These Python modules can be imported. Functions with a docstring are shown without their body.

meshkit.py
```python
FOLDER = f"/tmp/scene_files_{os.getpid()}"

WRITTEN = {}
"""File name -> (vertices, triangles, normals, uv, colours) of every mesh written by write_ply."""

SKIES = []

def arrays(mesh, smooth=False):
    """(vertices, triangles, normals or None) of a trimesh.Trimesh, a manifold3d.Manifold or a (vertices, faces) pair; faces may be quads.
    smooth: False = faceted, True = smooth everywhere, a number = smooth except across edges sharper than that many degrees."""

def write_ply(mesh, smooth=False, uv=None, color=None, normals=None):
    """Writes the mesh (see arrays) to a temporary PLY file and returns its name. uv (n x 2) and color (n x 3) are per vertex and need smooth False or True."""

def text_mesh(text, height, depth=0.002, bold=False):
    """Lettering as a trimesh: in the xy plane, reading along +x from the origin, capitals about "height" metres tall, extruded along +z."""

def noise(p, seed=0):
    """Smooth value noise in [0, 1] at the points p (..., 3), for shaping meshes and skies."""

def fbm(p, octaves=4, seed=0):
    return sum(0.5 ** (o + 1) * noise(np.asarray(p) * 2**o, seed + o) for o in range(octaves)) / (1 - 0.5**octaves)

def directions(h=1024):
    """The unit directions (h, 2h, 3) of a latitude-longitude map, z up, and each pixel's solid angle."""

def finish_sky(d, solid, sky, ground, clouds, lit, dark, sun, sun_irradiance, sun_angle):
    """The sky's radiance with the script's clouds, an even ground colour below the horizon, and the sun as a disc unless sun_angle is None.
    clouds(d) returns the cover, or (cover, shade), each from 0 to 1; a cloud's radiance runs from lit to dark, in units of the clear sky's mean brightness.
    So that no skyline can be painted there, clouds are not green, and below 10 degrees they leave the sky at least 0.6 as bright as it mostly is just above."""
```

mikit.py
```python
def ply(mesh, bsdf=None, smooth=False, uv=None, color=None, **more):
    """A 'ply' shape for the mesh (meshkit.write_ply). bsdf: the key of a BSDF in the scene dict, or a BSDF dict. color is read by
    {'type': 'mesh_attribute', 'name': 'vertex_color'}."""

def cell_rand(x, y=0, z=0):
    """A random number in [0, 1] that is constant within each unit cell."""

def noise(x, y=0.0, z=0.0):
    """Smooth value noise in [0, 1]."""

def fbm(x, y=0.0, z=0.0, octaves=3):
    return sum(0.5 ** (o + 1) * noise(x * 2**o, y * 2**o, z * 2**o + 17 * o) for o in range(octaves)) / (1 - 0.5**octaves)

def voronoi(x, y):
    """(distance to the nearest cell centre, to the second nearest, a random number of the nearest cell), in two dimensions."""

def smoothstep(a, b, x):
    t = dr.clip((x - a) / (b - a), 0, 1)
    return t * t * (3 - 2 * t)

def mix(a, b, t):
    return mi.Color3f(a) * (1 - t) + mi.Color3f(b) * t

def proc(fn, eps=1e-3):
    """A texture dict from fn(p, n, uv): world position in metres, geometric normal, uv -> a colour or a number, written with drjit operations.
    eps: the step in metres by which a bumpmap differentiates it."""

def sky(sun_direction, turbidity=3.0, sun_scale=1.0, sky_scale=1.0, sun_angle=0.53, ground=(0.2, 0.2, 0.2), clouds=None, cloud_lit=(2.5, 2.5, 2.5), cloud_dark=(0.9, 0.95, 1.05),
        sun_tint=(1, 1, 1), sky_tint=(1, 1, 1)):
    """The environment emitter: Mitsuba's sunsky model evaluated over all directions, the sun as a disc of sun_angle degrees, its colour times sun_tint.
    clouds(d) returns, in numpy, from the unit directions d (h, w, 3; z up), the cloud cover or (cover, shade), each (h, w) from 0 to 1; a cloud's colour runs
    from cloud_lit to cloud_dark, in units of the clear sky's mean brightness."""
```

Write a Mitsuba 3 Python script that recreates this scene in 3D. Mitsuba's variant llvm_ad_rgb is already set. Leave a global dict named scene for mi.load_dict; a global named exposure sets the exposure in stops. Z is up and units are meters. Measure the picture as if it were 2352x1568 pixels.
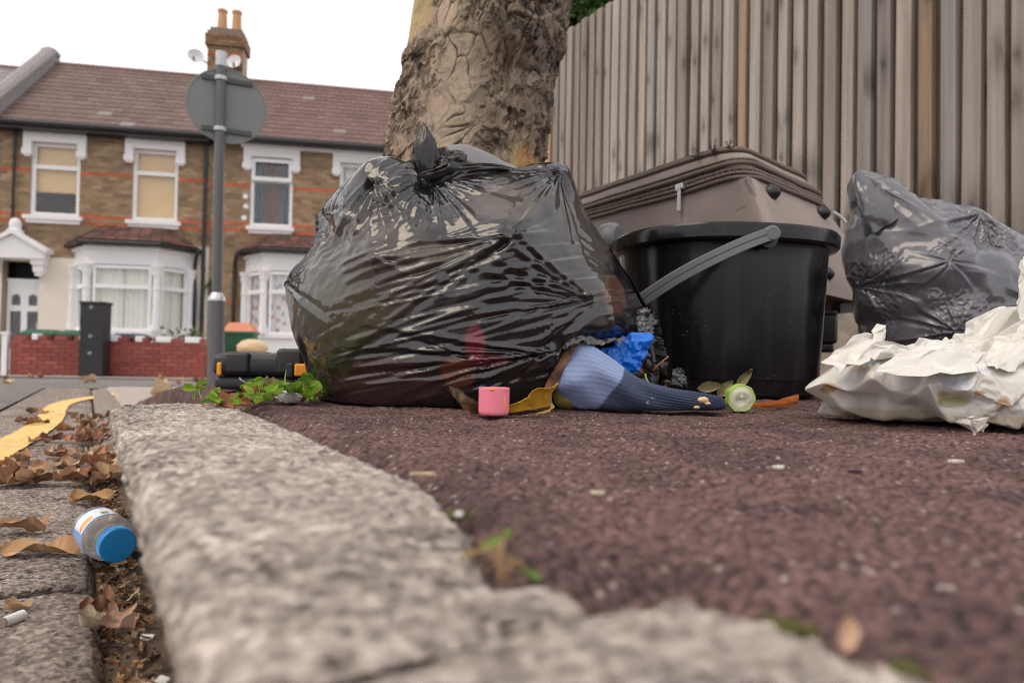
import math, random
import numpy as np, trimesh, shapely, mitsuba as mi, mikit, meshkit
import scipy.sparse as sp
from shapely.geometry import Polygon, box as sbox
from mikit import proc, noise, fbm, voronoi, smoothstep, mix
T = mi.ScalarTransform4f
scene, labels = {}, {}
rng = np.random.default_rng(7)
random.seed(7)

# ------------------------------------------------------------------ camera, sky, exposure
FL, ROLL, PITCH = 1600.0, 0.019, math.atan(0.0206)           # photograph measured at 2352 x 1568
CAM = np.array([0, 0, 0.065])
_fw = np.array([0, math.cos(PITCH), math.sin(PITCH)])
_up = np.array([-math.sin(ROLL), -math.cos(ROLL) * math.sin(PITCH), math.cos(ROLL) * math.cos(PITCH)])
scene['camera'] = {'type': 'thinlens', 'fov': 72.62, 'fov_axis': 'x', 'aperture_radius': 0.0018, 'focus_distance': 0.84,
                   'to_world': T().look_at(origin=CAM.tolist(), target=(CAM + _fw).tolist(), up=_up.tolist()), 'near_clip': 0.01, 'far_clip': 500.0}
scene['sky'] = mikit.sky([-0.45, -0.35, 0.8], turbidity=3, sun_scale=0.18, sun_angle=35, clouds=lambda d: 1.0,
                         cloud_lit=(2.54, 2.47, 2.5), cloud_dark=(0.9, 0.95, 1.05))
exposure = 2.38


def ray(x, y):
    u, v = (x - 1176) / FL, (784 - y) / FL
    a, b = u * math.cos(ROLL) - v * math.sin(ROLL), u * math.sin(ROLL) + v * math.cos(ROLL)
    return np.array([a, math.cos(PITCH) - b * math.sin(PITCH), math.sin(PITCH) + b * math.cos(PITCH)])


def at(x, y, Y):
    """The point at distance Y that the photograph shows at (x, y)."""
    d = ray(x, y)
    return CAM + d * (Y / d[1])


def on(x, y, z=0.0):
    """The point at height z that the photograph shows at (x, y)."""
    d = ray(x, y)
    return CAM + d * ((z - CAM[2]) / d[2])


# ------------------------------------------------------------------ naming
def key_for(name, parent=None):
    k = (parent + '__' + name) if parent else name
    base, i = k, 0
    taken = _taken
    while k in taken:
        i += 1
        k = f'{base}_{i:03d}'
    taken.add(k)
    return k


_taken = set(scene)


def thing(name, label, cat, group=None):
    k = key_for(name)
    labels[k] = {'label': label, 'category': cat}
    if group:
        labels[k]['group'] = group
    return k


def part(parent, name, mesh, bsdf, smooth=False, color=None, label=None, stuff=False, **more):
    k = key_for(name, parent)
    scene[k] = mikit.ply(mesh, bsdf, smooth=smooth, color=color, **more)
    if label or stuff:
        labels[k] = {}
        if label:
            labels[k]['label'] = label
        if stuff:
            labels[k]['kind'] = 'stuff'
    return k


def single(name, mesh, bsdf, label, cat, group=None, smooth=False, color=None):
    k = thing(name, label, cat, group)
    scene[k] = mikit.ply(mesh, bsdf, smooth=smooth, color=color)
    return k


def struct(name, mesh, bsdf, label, smooth=False, color=None):
    k = key_for(name)
    scene[k] = mikit.ply(mesh, bsdf, smooth=smooth, color=color)
    labels[k] = {'label': label, 'kind': 'structure'}
    return k


def rgb(c):
    return {'type': 'rgb', 'value': [float(x) for x in c]}


def mat(name, c, rough=0.6, spec=0.5, metal=0.0, coat=0.0, two=True):
    b = {'type': 'principled', 'base_color': rgb(c) if not isinstance(c, dict) else c, 'roughness': rough, 'specular': spec, 'metallic': metal}
    if coat:
        b['clearcoat'] = coat
        b['clearcoat_gloss'] = 0.9
    scene[name] = {'type': 'twosided', 'bsdf': b} if two else b
    _taken.add(name)
    return name


VC = {'type': 'mesh_attribute', 'name': 'vertex_color'}


def bumped(name, fn, scale=1.0, rough=0.9, spec=0.25, c=VC, eps=5e-4):
    scene[name] = {'type': 'twosided', 'bsdf': {'type': 'bumpmap', 'arbitrary': proc(fn, eps), 'scale': scale,
                   'bsdf': {'type': 'principled', 'base_color': c, 'roughness': rough, 'specular': spec}}}
    _taken.add(name)
    return name


mat('m_vc', VC, 0.85, 0.25)
mat('m_vc_satin', VC, 0.45, 0.4)
mat('m_vc_gloss', VC, 0.22, 0.5)
mat('m_film', VC, 0.12, 0.78, coat=0.1)
mat('m_film_thick', VC, 0.2, 0.75)
mat('m_white_paint', (0.76, 0.76, 0.77), 0.5)
mat('m_upvc', (0.8, 0.8, 0.82), 0.35)
mat('m_cream', (0.72, 0.66, 0.58), 0.8)
mat('m_black_plastic', (0.012, 0.012, 0.013), 0.35)
mat('m_black_paint', (0.015, 0.015, 0.018), 0.4)
mat('m_dark_room', (0.03, 0.03, 0.033), 0.9)
mat('m_mortar', (0.34, 0.28, 0.21), 0.9)
mat('m_grey_metal', (0.2, 0.205, 0.21), 0.5, 0.5)
mat('m_pole_grey', (0.1, 0.1, 0.11), 0.45, 0.5)
mat('m_bright_metal', (0.55, 0.55, 0.56), 0.35, 0.5, 0.8)
mat('m_blind', (0.62, 0.45, 0.22), 0.8)
mat('m_net', (0.62, 0.62, 0.58), 0.8)
mat('m_terracotta', (0.52, 0.29, 0.15), 0.8)
mat('m_orange', (0.85, 0.33, 0.02), 0.35)
scene['m_glass'] = {'type': 'thindielectric', 'int_ior': 1.5}
_taken.add('m_glass')


# ------------------------------------------------------------------ meshes
def cat(ms):
    return trimesh.util.concatenate(ms)


def box(x0, x1, y0, y1, z0, z1):
    m = trimesh.creation.box(extents=(x1 - x0, y1 - y0, z1 - z0))
    m.apply_translation(((x0 + x1) / 2, (y0 + y1) / 2, (z0 + z1) / 2))
    return m


def rbox(x0, x1, y0, y1, z0, z1, r=0.01, seg=3):
    """Box with rounded edges: the hull of eight spheres."""
    s = trimesh.creation.uv_sphere(r, count=[2 * seg + 2, 4 * seg])
    pts = np.vstack([s.vertices + [x, y, z] for x in (x0 + r, x1 - r) for y in (y0 + r, y1 - r) for z in (z0 + r, z1 - r)])
    return trimesh.convex.convex_hull(pts)


def grid_faces(nu, nv, wrap_u=False, wrap_v=False):
    i, j = np.meshgrid(np.arange(nu - (not wrap_u)), np.arange(nv - (not wrap_v)), indexing='ij')
    i2, j2 = (i + 1) % nu, (j + 1) % nv
    a, b, c, d = i * nv + j, i2 * nv + j, i2 * nv + j2, i * nv + j2
    return np.vstack([np.stack([a, b, c], -1).reshape(-1, 3), np.stack([a, c, d], -1).reshape(-1, 3)])


def grid_mesh(p, wrap_u=False, wrap_v=False, flip=False):
    nu, nv = p.shape[:2]
    f = grid_faces(nu, nv, wrap_u, wrap_v)
    return trimesh.Trimesh(p.reshape(-1, 3), f[:, ::-1] if flip else f, process=False)


def frames(path, closed=False):
    p = np.asarray(path, float)
    t = (np.roll(p, -1, 0) - np.roll(p, 1, 0)) if closed else np.gradient(p, axis=0)
    t /= np.linalg.norm(t, axis=1, keepdims=True) + 1e-12
    a = np.zeros_like(t)
    ref = np.array([0, 0, 1.0]) if abs(t[0, 2]) < 0.9 else np.array([1.0, 0, 0])
    for i in range(len(p)):
        v = ref - t[i] * (ref @ t[i])
        a[i] = v / (np.linalg.norm(v) + 1e-12)
        ref = a[i]
    return p, t, a, np.cross(t, a)


def tube(path, r, sides=10, closed=False, cap=True, rb=None):
    """Sweep of an ellipse (radius r along the frame's up, rb across) along a path."""
    p, t, a, b = frames(path, closed)
    r = np.broadcast_to(r, (len(p),))
    rb = r if rb is None else np.broadcast_to(rb, (len(p),))
    g = np.arange(sides) * 2 * np.pi / sides
    v = p[:, None] + r[:, None, None] * np.cos(g)[None, :, None] * a[:, None] + rb[:, None, None] * np.sin(g)[None, :, None] * b[:, None]
    m = grid_mesh(v, wrap_u=closed, wrap_v=True)
    if cap and not closed:
        n = len(m.vertices)
        vs = np.vstack([m.vertices, p[0], p[-1]])
        k = np.arange(sides)
        f0 = np.stack([k * 0 + n, k, (k + 1) % sides], 1)
        o = (len(p) - 1) * sides
        f1 = np.stack([k * 0 + n + 1, o + (k + 1) % sides, o + k], 1)
        m = trimesh.Trimesh(vs, np.vstack([m.faces, f0, f1]), process=False)
    return m


def lathe(prof, sides=48):
    g = np.arange(sides) * 2 * np.pi / sides
    pr = np.asarray(prof, float)
    v = np.stack([pr[:, None, 0] * np.cos(g), pr[:, None, 0] * np.sin(g), np.broadcast_to(pr[:, None, 1], (len(pr), sides))], -1)
    return grid_mesh(v, wrap_v=True, flip=True)


def spline(pts, n):
    from scipy.interpolate import CubicSpline
    p = np.asarray(pts, float)
    s = np.concatenate([[0], np.cumsum(np.linalg.norm(np.diff(p, axis=0), axis=1))])
    return CubicSpline(s, p)(np.linspace(0, s[-1], n))


def extrude(poly, h, M=None):
    """Extrusion of a shapely polygon (with holes) along its third axis."""
    ps = getattr(poly, 'geoms', [poly])
    m = cat([trimesh.creation.extrude_polygon(g, h, engine='earcut') for g in ps])
    if M is not None:
        m.apply_transform(M)
    return m


def put(m, M):
    m = m.copy()
    m.apply_transform(M)
    return m


def frame4(o, x, y, z):
    M = np.eye(4)
    M[:3, 0], M[:3, 1], M[:3, 2], M[:3, 3] = x, y, z, o
    return M


def rotz(a, o=(0, 0, 0)):
    c, s = math.cos(a), math.sin(a)
    return frame4(o, (c, s, 0), (-s, c, 0), (0, 0, 1))


def colors(m, c, var=0.0, scale=60, seed=0):
    n = len(m.vertices)
    k = np.tile(np.asarray(c, float), (n, 1))
    if var:
        k *= 1 + var * (meshkit.fbm(np.asarray(m.vertices) * scale, 3, seed)[:, None] * 2 - 1)
    return np.clip(k, 0, 1)


def fb(p, s, o=4, seed=0):
    return meshkit.fbm(np.asarray(p) * s, o, seed) * 2 - 1


def sst(a, b, x):
    t = np.clip((x - a) / (b - a), 0, 1)
    return t * t * (3 - 2 * t)


def lerp3(a, b, t):
    return np.asarray(a) * (1 - t[:, None]) + np.asarray(b) * t[:, None]


def vor(x, y, seed=0):
    """numpy Voronoi: nearest, second nearest distance and the cell's random number."""
    ix, iy = np.floor(x), np.floor(y)
    f1, f2, w = np.full(x.shape, 9.0), np.full(x.shape, 9.0), np.zeros(x.shape)

    def h(a, b, k):
        q = (a.astype(np.int64) * 374761393 + b.astype(np.int64) * 668265263 + (k + 31 * seed) * 2147483647) & 0xFFFFFFFF
        q = ((q ^ (q >> 13)) * 1274126177) & 0xFFFFFFFF
        return ((q ^ (q >> 16)) & 0xFFFFFF) / 16777215.0
    for a in (-1, 0, 1):
        for b in (-1, 0, 1):
            cx, cy = ix + a, iy + b
            d = np.hypot(cx + h(cx, cy, 1) - x, cy + h(cx, cy, 2) - y)
            f2 = np.where(d < f1, f1, np.minimum(f2, d))
            w = np.where(d < f1, h(cx, cy, 3), w)
            f1 = np.minimum(f1, d)
    return f1, f2, w


def vnormals(v, f):
    fn = np.cross(v[f[:, 1]] - v[f[:, 0]], v[f[:, 2]] - v[f[:, 0]])
    n = np.stack([np.bincount(f.ravel(), np.repeat(fn[:, k], 3), len(v)) for k in range(3)], 1)
    return n / np.maximum(np.linalg.norm(n, axis=1, keepdims=True), 1e-12)


# ------------------------------------------------------------------ film: a sheet with more area than the body it lies on
def edges_of(f):
    return np.unique(np.sort(np.vstack([f[:, [0, 1]], f[:, [1, 2]], f[:, [2, 0]]]), 1), axis=0)


def subdivide(v, f, *extra):
    e = edges_of(f)
    n = len(v)
    key = e[:, 0].astype(np.int64) * n + e[:, 1]

    def mid(a, b):
        return n + np.searchsorted(key, np.minimum(a, b).astype(np.int64) * n + np.maximum(a, b))
    a, b, c = f.T
    ab, bc, ca = mid(a, b), mid(b, c), mid(c, a)
    nf = np.vstack([np.c_[a, ab, ca], np.c_[ab, b, bc], np.c_[ca, bc, c], np.c_[ab, bc, ca]])
    out = [np.vstack([q, (q[e[:, 0]] + q[e[:, 1]]) / 2]) for q in (v,) + extra]
    return (out[0], nf, *out[1:])


def crumple(v, f, ref, excess, its, anchor, bend, outmin, outmax, kick, zmin=0.001, seed=1):
    e = edges_of(f)
    n, m = len(v), len(e)
    a, b = e.T
    d = ref[b] - ref[a]
    L0 = np.linalg.norm(d, axis=1)
    L = L0 * (1 + excess((ref[a] + ref[b]) / 2, d / np.maximum(L0, 1e-9)[:, None]))
    nr = vnormals(ref, f)
    idx, idy = np.concatenate([a, b]), np.concatenate([b, a])
    deg = np.bincount(idx, minlength=n).astype(float)[:, None]
    A = sp.csr_matrix((np.ones(2 * m), (idx, idy)), (n, n))
    S = sp.csr_matrix((np.concatenate([np.ones(m), -np.ones(m)]), (idx, np.tile(np.arange(m), 2))), (n, m))
    x = v + nr * (np.random.default_rng(seed).standard_normal(n)[:, None] * kick)
    vel = np.zeros_like(x)
    for _ in range(its):
        dd = x[b] - x[a]
        l = np.linalg.norm(dd, axis=1)
        step = (S @ (dd * (((l - L) / np.maximum(l, 1e-9)) * 0.5)[:, None])) / deg * 1.6
        lap = (A @ x) / deg - x
        step -= bend * ((A @ lap) / deg - lap)
        h = ((x - ref) * nr).sum(1)
        step -= nr * (anchor * h)[:, None]
        step -= 0.01 * ((x - ref) - nr * h[:, None])
        vel = 0.8 * vel + step * 0.5
        x = x + vel
        h = ((x - ref) * nr).sum(1)
        x += nr * (np.clip(h, outmin, outmax) - h)[:, None]
        x[:, 2] = np.maximum(x[:, 2], zmin)
    return x


def creases(x, f, lines, ymax):
    """Sharp folds of stretched film: (x0, z0, angle, length, height, width, kind) on the side that faces the path."""
    nr = vnormals(x, f)
    out = np.zeros(len(x))
    fr = sst(ymax + 0.01, ymax - 0.03, x[:, 1])
    for x0, z0, a, L, h, w, kind in lines:
        ca, sa = math.cos(a), math.sin(a)
        dx, dz = x[:, 0] - x0, x[:, 2] - z0
        s_ = (dx * ca + dz * sa) / L
        ok = (s_ > 0) & (s_ < 1)
        d = -dx * sa + dz * ca + 0.008 * L * np.sin(s_ * 4 + x0 * 90)
        if kind == 'fan':
            tap, ww = np.clip(1 - s_, 0, 1) ** 0.9 * sst(0, 0.05, s_), w * (0.35 + 1.5 * np.clip(s_, 0, 1))
        else:
            tap, ww = np.sin(np.pi * np.clip(s_, 0, 1)) ** 0.7, np.full(len(x), w)
        p = np.exp(-np.abs(d) / ww) - 0.75 * np.exp(-((d - 1.6 * ww) / (1.3 * ww)) ** 2)
        out += np.where(ok, h * tap * p, 0)
    return x + nr * (out * fr)[:, None]


def fan(px, py, Y, a0, a1, n, L, h, w, seed):
    r = np.random.default_rng(seed)
    q = at(px, py, Y)
    return [(q[0], q[2], math.radians(a0 + (a1 - a0) * (j + r.uniform(-0.3, 0.3)) / max(n - 1, 1)), L * r.uniform(0.5, 1.2), h * r.uniform(0.5, 1.3), w * r.uniform(0.7, 1.4), 'fan') for j in range(n)]


def crumpled(x, f, octs, ymax, seed=0, along=(1, 1, 1)):
    """Sharp-edged crumple: creases where noise changes sign."""
    nr = vnormals(x, f)
    y = x * np.asarray(along)
    h = sum(a * (0.45 - 2 * np.abs(fb(y + 0.3 / s_ * np.stack([fb(y, s_ * 0.6, 2, seed + 7 + j) for j in range(3)], -1), s_, 1, seed + i))) for i, (s_, a) in enumerate(octs))
    return x + nr * h[:, None]


def silbody(sil, c, Y, depth, n=2.4, sub=5, floor=0.002):
    """A closed body whose outline, seen along +y at distance Y, is sil (photograph measures); depth = (front, back)."""
    p = np.array([at(x, y, Y)[[0, 2]] for x, y in sil])
    cc = at(*c, Y)[[0, 2]]
    q = p - cc
    ph = np.arctan2(q[:, 1], q[:, 0])
    o = np.argsort(ph)
    ph, r = ph[o], np.hypot(q[:, 0], q[:, 1])[o]
    s = trimesh.creation.icosphere(subdivisions=sub)
    d, f = np.array(s.vertices), np.array(s.faces)
    R = np.interp(np.arctan2(d[:, 2], d[:, 0]), np.concatenate([ph - 2 * np.pi, ph, ph + 2 * np.pi]), np.tile(r, 3))
    k = ((np.hypot(d[:, 0], d[:, 2]) / R) ** n + (np.abs(d[:, 1]) / np.where(d[:, 1] < 0, depth[0], depth[1])) ** n) ** (-1 / n)
    v = d * k[:, None] + np.array([cc[0], Y, cc[1]])
    v[:, 2] = np.maximum(v[:, 2], floor)
    return v, f


def poke(v, f, pts, h, r):
    ref, nr = v.copy(), vnormals(v, f)
    for p in pts:
        i = np.argmin(np.linalg.norm(ref - p, axis=1))
        dd = np.linalg.norm(ref - ref[i], axis=1)
        ref += nr * (h * np.clip(1 - dd / r, 0, 1) ** 2)[:, None]
    return ref


# ------------------------------------------------------------------ ground
KT, KN = np.array([-0.519, 0.8547]), np.array([0.8547, 0.519])      # along the kerb, and from the road to the pavement


def tn(t, n, z=0.0):
    t, n = np.asarray(t, float), np.asarray(n, float)
    return np.stack([t * KT[0] + n * KN[0], t * KT[1] + n * KN[1], np.broadcast_to(z, np.broadcast(t, n).shape)], -1)


def road_z(Y):
    return -0.142 - 0.0256 * np.clip(Y, 0, 17)


def pave_z(t, n):
    Y = t * KT[1] + n * KN[1]
    low = road_z(Y) + 0.014
    w = sst(1.15, 4.0, t) * (1 - sst(1.2, 2.4, n))
    e = sst(0.93, 1.0, t) * (1 - sst(0.09, 0.2, n))
    k = np.maximum(w, e)
    return low * k


def asphalt_grain(p, n, uv):
    a, b, c = voronoi(p.x * 270, p.y * 270)
    return mi.Float(0.0012) * (1 - smoothstep(0.1, 0.75, a)) * (0.4 + 0.6 * c)




def tarmac_c(p, n, uv):
    a, b, c = voronoi(p.x * 270, p.y * 270)
    a2, b2, c2 = voronoi(p.x * 120 + 7, p.y * 120)
    k = fbm(p.x * 4, p.y * 4, 0.0, octaves=3)
    g = mix((0.056, 0.030, 0.029), (0.152, 0.086, 0.080), 0.65 * c + 0.35 * k)
    d = fbm(p.x * 22 + 3, p.y * 22, 5.0, octaves=4)
    g = g * (0.74 + 0.42 * smoothstep(0.3, 0.62, d))
    g = g * (1 - 0.72 * smoothstep(0.35, 0.75, a)) * (0.7 + 0.5 * (1 - smoothstep(0.3, 0.8, a2)))
    g = mix(g, (0.34, 0.29, 0.27), 0.8 * smoothstep(0.965, 0.975, c) * (1 - smoothstep(0.25, 0.4, a)))
    t, m = p.x * (-0.519) + p.y * 0.8547, p.x * 0.8547 + p.y * 0.519
    far = smoothstep(2.2, 3.2, t) * (1 - smoothstep(1.2, 2.4, m))
    return mix(g, (0.36, 0.31, 0.28), far)


bumped('m_tarmac', asphalt_grain, 1.0, 0.8, 0.35, c=proc(tarmac_c), eps=4e-4)


def granite_grain(p, n, uv):
    return mi.Float(0.0012) * fbm(p.x * 330, p.y * 330, p.z * 330, octaves=3) + mi.Float(0.0007) * fbm(p.x * 120 + p.y * 60, p.y * 260, p.z * 150, octaves=2)




def granite_c(k, tint):
    def fn(p, n, uv):
        g = fbm(p.x * 420, p.y * 420, p.z * 420, octaves=2)
        g2 = noise(p.x * 260, p.y * 260, p.z * 260)
        c = mix((0.27, 0.225, 0.20), (0.62, 0.545, 0.495), smoothstep(0.25, 0.75, 0.6 * g + 0.4 * g2))
        blot = fbm(p.x * 24, p.y * 24, p.z * 24, octaves=3)
        c = c * (0.62 + 0.68 * blot)
        st = fbm(p.x * 110 + p.y * 40, p.y * 560 - p.x * 90, p.z * 400, octaves=3)
        zone = smoothstep(0.36, 0.6, fbm(p.x * 9 + 4, p.y * 9, p.z * 9, octaves=3))
        c = c * (1 - 0.72 * smoothstep(0.54, 0.66, st) * (0.3 + 0.7 * zone))
        c = c * (0.72 + 0.5 * smoothstep(0.25, 0.75, noise(p.x * 270, p.y * 270 + 5, p.z * 270)))
        sp = noise(p.x * 190 + 9, p.y * 190, p.z * 190)
        c = c * (1 - 0.55 * smoothstep(0.80, 0.88, sp))
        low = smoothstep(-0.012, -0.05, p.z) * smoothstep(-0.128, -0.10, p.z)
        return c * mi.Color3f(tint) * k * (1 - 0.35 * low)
    return fn


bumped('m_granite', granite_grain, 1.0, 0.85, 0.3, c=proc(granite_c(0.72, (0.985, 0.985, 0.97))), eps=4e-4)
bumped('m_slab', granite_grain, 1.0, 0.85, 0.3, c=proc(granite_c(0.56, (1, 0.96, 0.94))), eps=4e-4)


def road_color(p, n, uv):
    g = fbm(p.x * 45, p.y * 45, 0.0, octaves=3)
    s = smoothstep(0.72, 0.8, noise(p.x * 90, p.y * 90))
    k = fbm(p.x * 1.3, p.y * 1.3, 3.0, octaves=3)
    return mix(mix((0.16, 0.15, 0.145), (0.24, 0.225, 0.21), g), (0.42, 0.4, 0.37), s * 0.5) * (0.75 + 0.5 * k)


scene['m_road'] = {'type': 'bumpmap', 'arbitrary': proc(lambda p, n, uv: fbm(p.x * 80, p.y * 80, 0.0, octaves=2), 2e-3), 'scale': 0.004,
                   'bsdf': {'type': 'diffuse', 'reflectance': proc(road_color)}}
_taken.add('m_road')

# the road: one sheet out to the horizon
xs = np.concatenate([[-300, -60], np.linspace(-20, 12, 60), [60, 300]])
ys = np.concatenate([[-200, -20, -3], np.linspace(-1, 18, 50), [60, 400]])
g = np.stack(np.meshgrid(xs, ys, indexing='ij'), -1)
road = struct('road', grid_mesh(np.concatenate([g, (road_z(g[..., 1]) - 0.035)[..., None]], -1), flip=False), 'm_road', 'grey asphalt road falling gently away to the far terrace', True)

# asphalt right beside the stones stands level with them
def lane(ta, tb, na_, nb_, k, j):
    tt, nn = np.meshgrid(np.linspace(ta, tb, k), nb_ - (nb_ - na_) * np.linspace(0, 1, j) ** 2, indexing='ij')
    p = tn(tt, nn)
    p[..., 2] = road_z(p[..., 1]) + 0.002 * fb(p, 9)
    m = grid_mesh(p)
    if vnormals(p.reshape(-1, 3), m.faces)[j + 1, 2] < 0:
        m.invert()
    return m


road_lane = part(road, 'lane_surface', cat([lane(-3, 7.42, -16, -0.335, 160, 60), lane(7.42, 20, -16, 9, 80, 60)]), 'm_road', True)

# pavement: a dense sheet of rolled reddish asphalt
t0, n0 = 0.12, 0.088
def graded(h0, k, end):
    out, x = [0.0], 0.0
    while x < end:
        x += h0 + k * x
        out.append(x)
    return np.array(out)
ta = np.concatenate([t0 - graded(0.0016, 0.012, 0.9)[::-1], t0 + graded(0.0016, 0.0052, 7.4)[1:]])
na = n0 + graded(0.0016, 0.0052, 2.75)
tt, nn = np.meshgrid(ta, na, indexing='ij')
p = tn(tt, nn)
f1, f2, w = vor(p[..., 0] * 190, p[..., 1] * 190)
h1 = (1 - sst(0.1, 0.7, f1)) * (0.3 + 0.7 * w)
f1b, _, wb = vor(p[..., 0] * 210, p[..., 1] * 210, 4)
h = 0.0016 * h1 + 0.0005 * (1 - sst(0.1, 0.7, f1b)) * wb + 0.0022 * fb(p, 55) + 0.002 * fb(p, 22) + 0.004 * fb(p, 5)
edge = 1 - sst(0.0, 0.035, nn - (0.098 + 0.05 * sst(0.15, 0.4, tt)))
hole = np.exp(-(((tt - 0.148) / 0.03) ** 2 + ((nn - 0.135) / 0.03) ** 2))
p[..., 2] = pave_z(tt, nn) + h * np.clip(0.5 + 6 * (nn - n0), 0.5, 1) - 0.003 - 0.014 * edge - 0.014 * hole
struct('pavement', grid_mesh(p, flip=True), 'm_tarmac', 'reddish brown asphalt pavement behind the stone kerb', True)
mat('m_moss_fresh', (0.06, 0.06, 0.012), 0.9)
for i, (mx, my, mr, lab) in enumerate(((1800, 1425, 0.0055, 'olive green moss cushion beside the rounded near kerb stone'), (1045, 1172, 0.0045, 'dark moss patch along the joint above the small weed'), (2085, 1520, 0.003, 'blurred moss tuft at the lower right corner of the path'))):
    ms = []
    r = np.random.default_rng(60 + i)
    for j in range(70):
        g_, rr_ = r.uniform(0, 6.3), mr * abs(r.normal(0, 0.6))
        q = on(mx, my) + [rr_ * math.cos(g_) * (1.6 if i == 1 else 1), rr_ * math.sin(g_) * (1.8 if i == 1 else 1), -0.002]
        b = trimesh.creation.icosphere(subdivisions=1, radius=r.uniform(0.0009, 0.0019))
        b.apply_translation(q)
        ms.append(b)
    k = single('moss', cat(ms), 'm_moss_fresh', lab, 'moss', smooth=True)
    labels[k]['kind'] = 'stuff'

# soil base under the kerb gap and the rest of the pavement to the horizon side
struct('verge', box(-3, 60, -6, 40, -1.3, -1.1), 'm_road', 'ground beneath and beyond the pavement')


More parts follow.
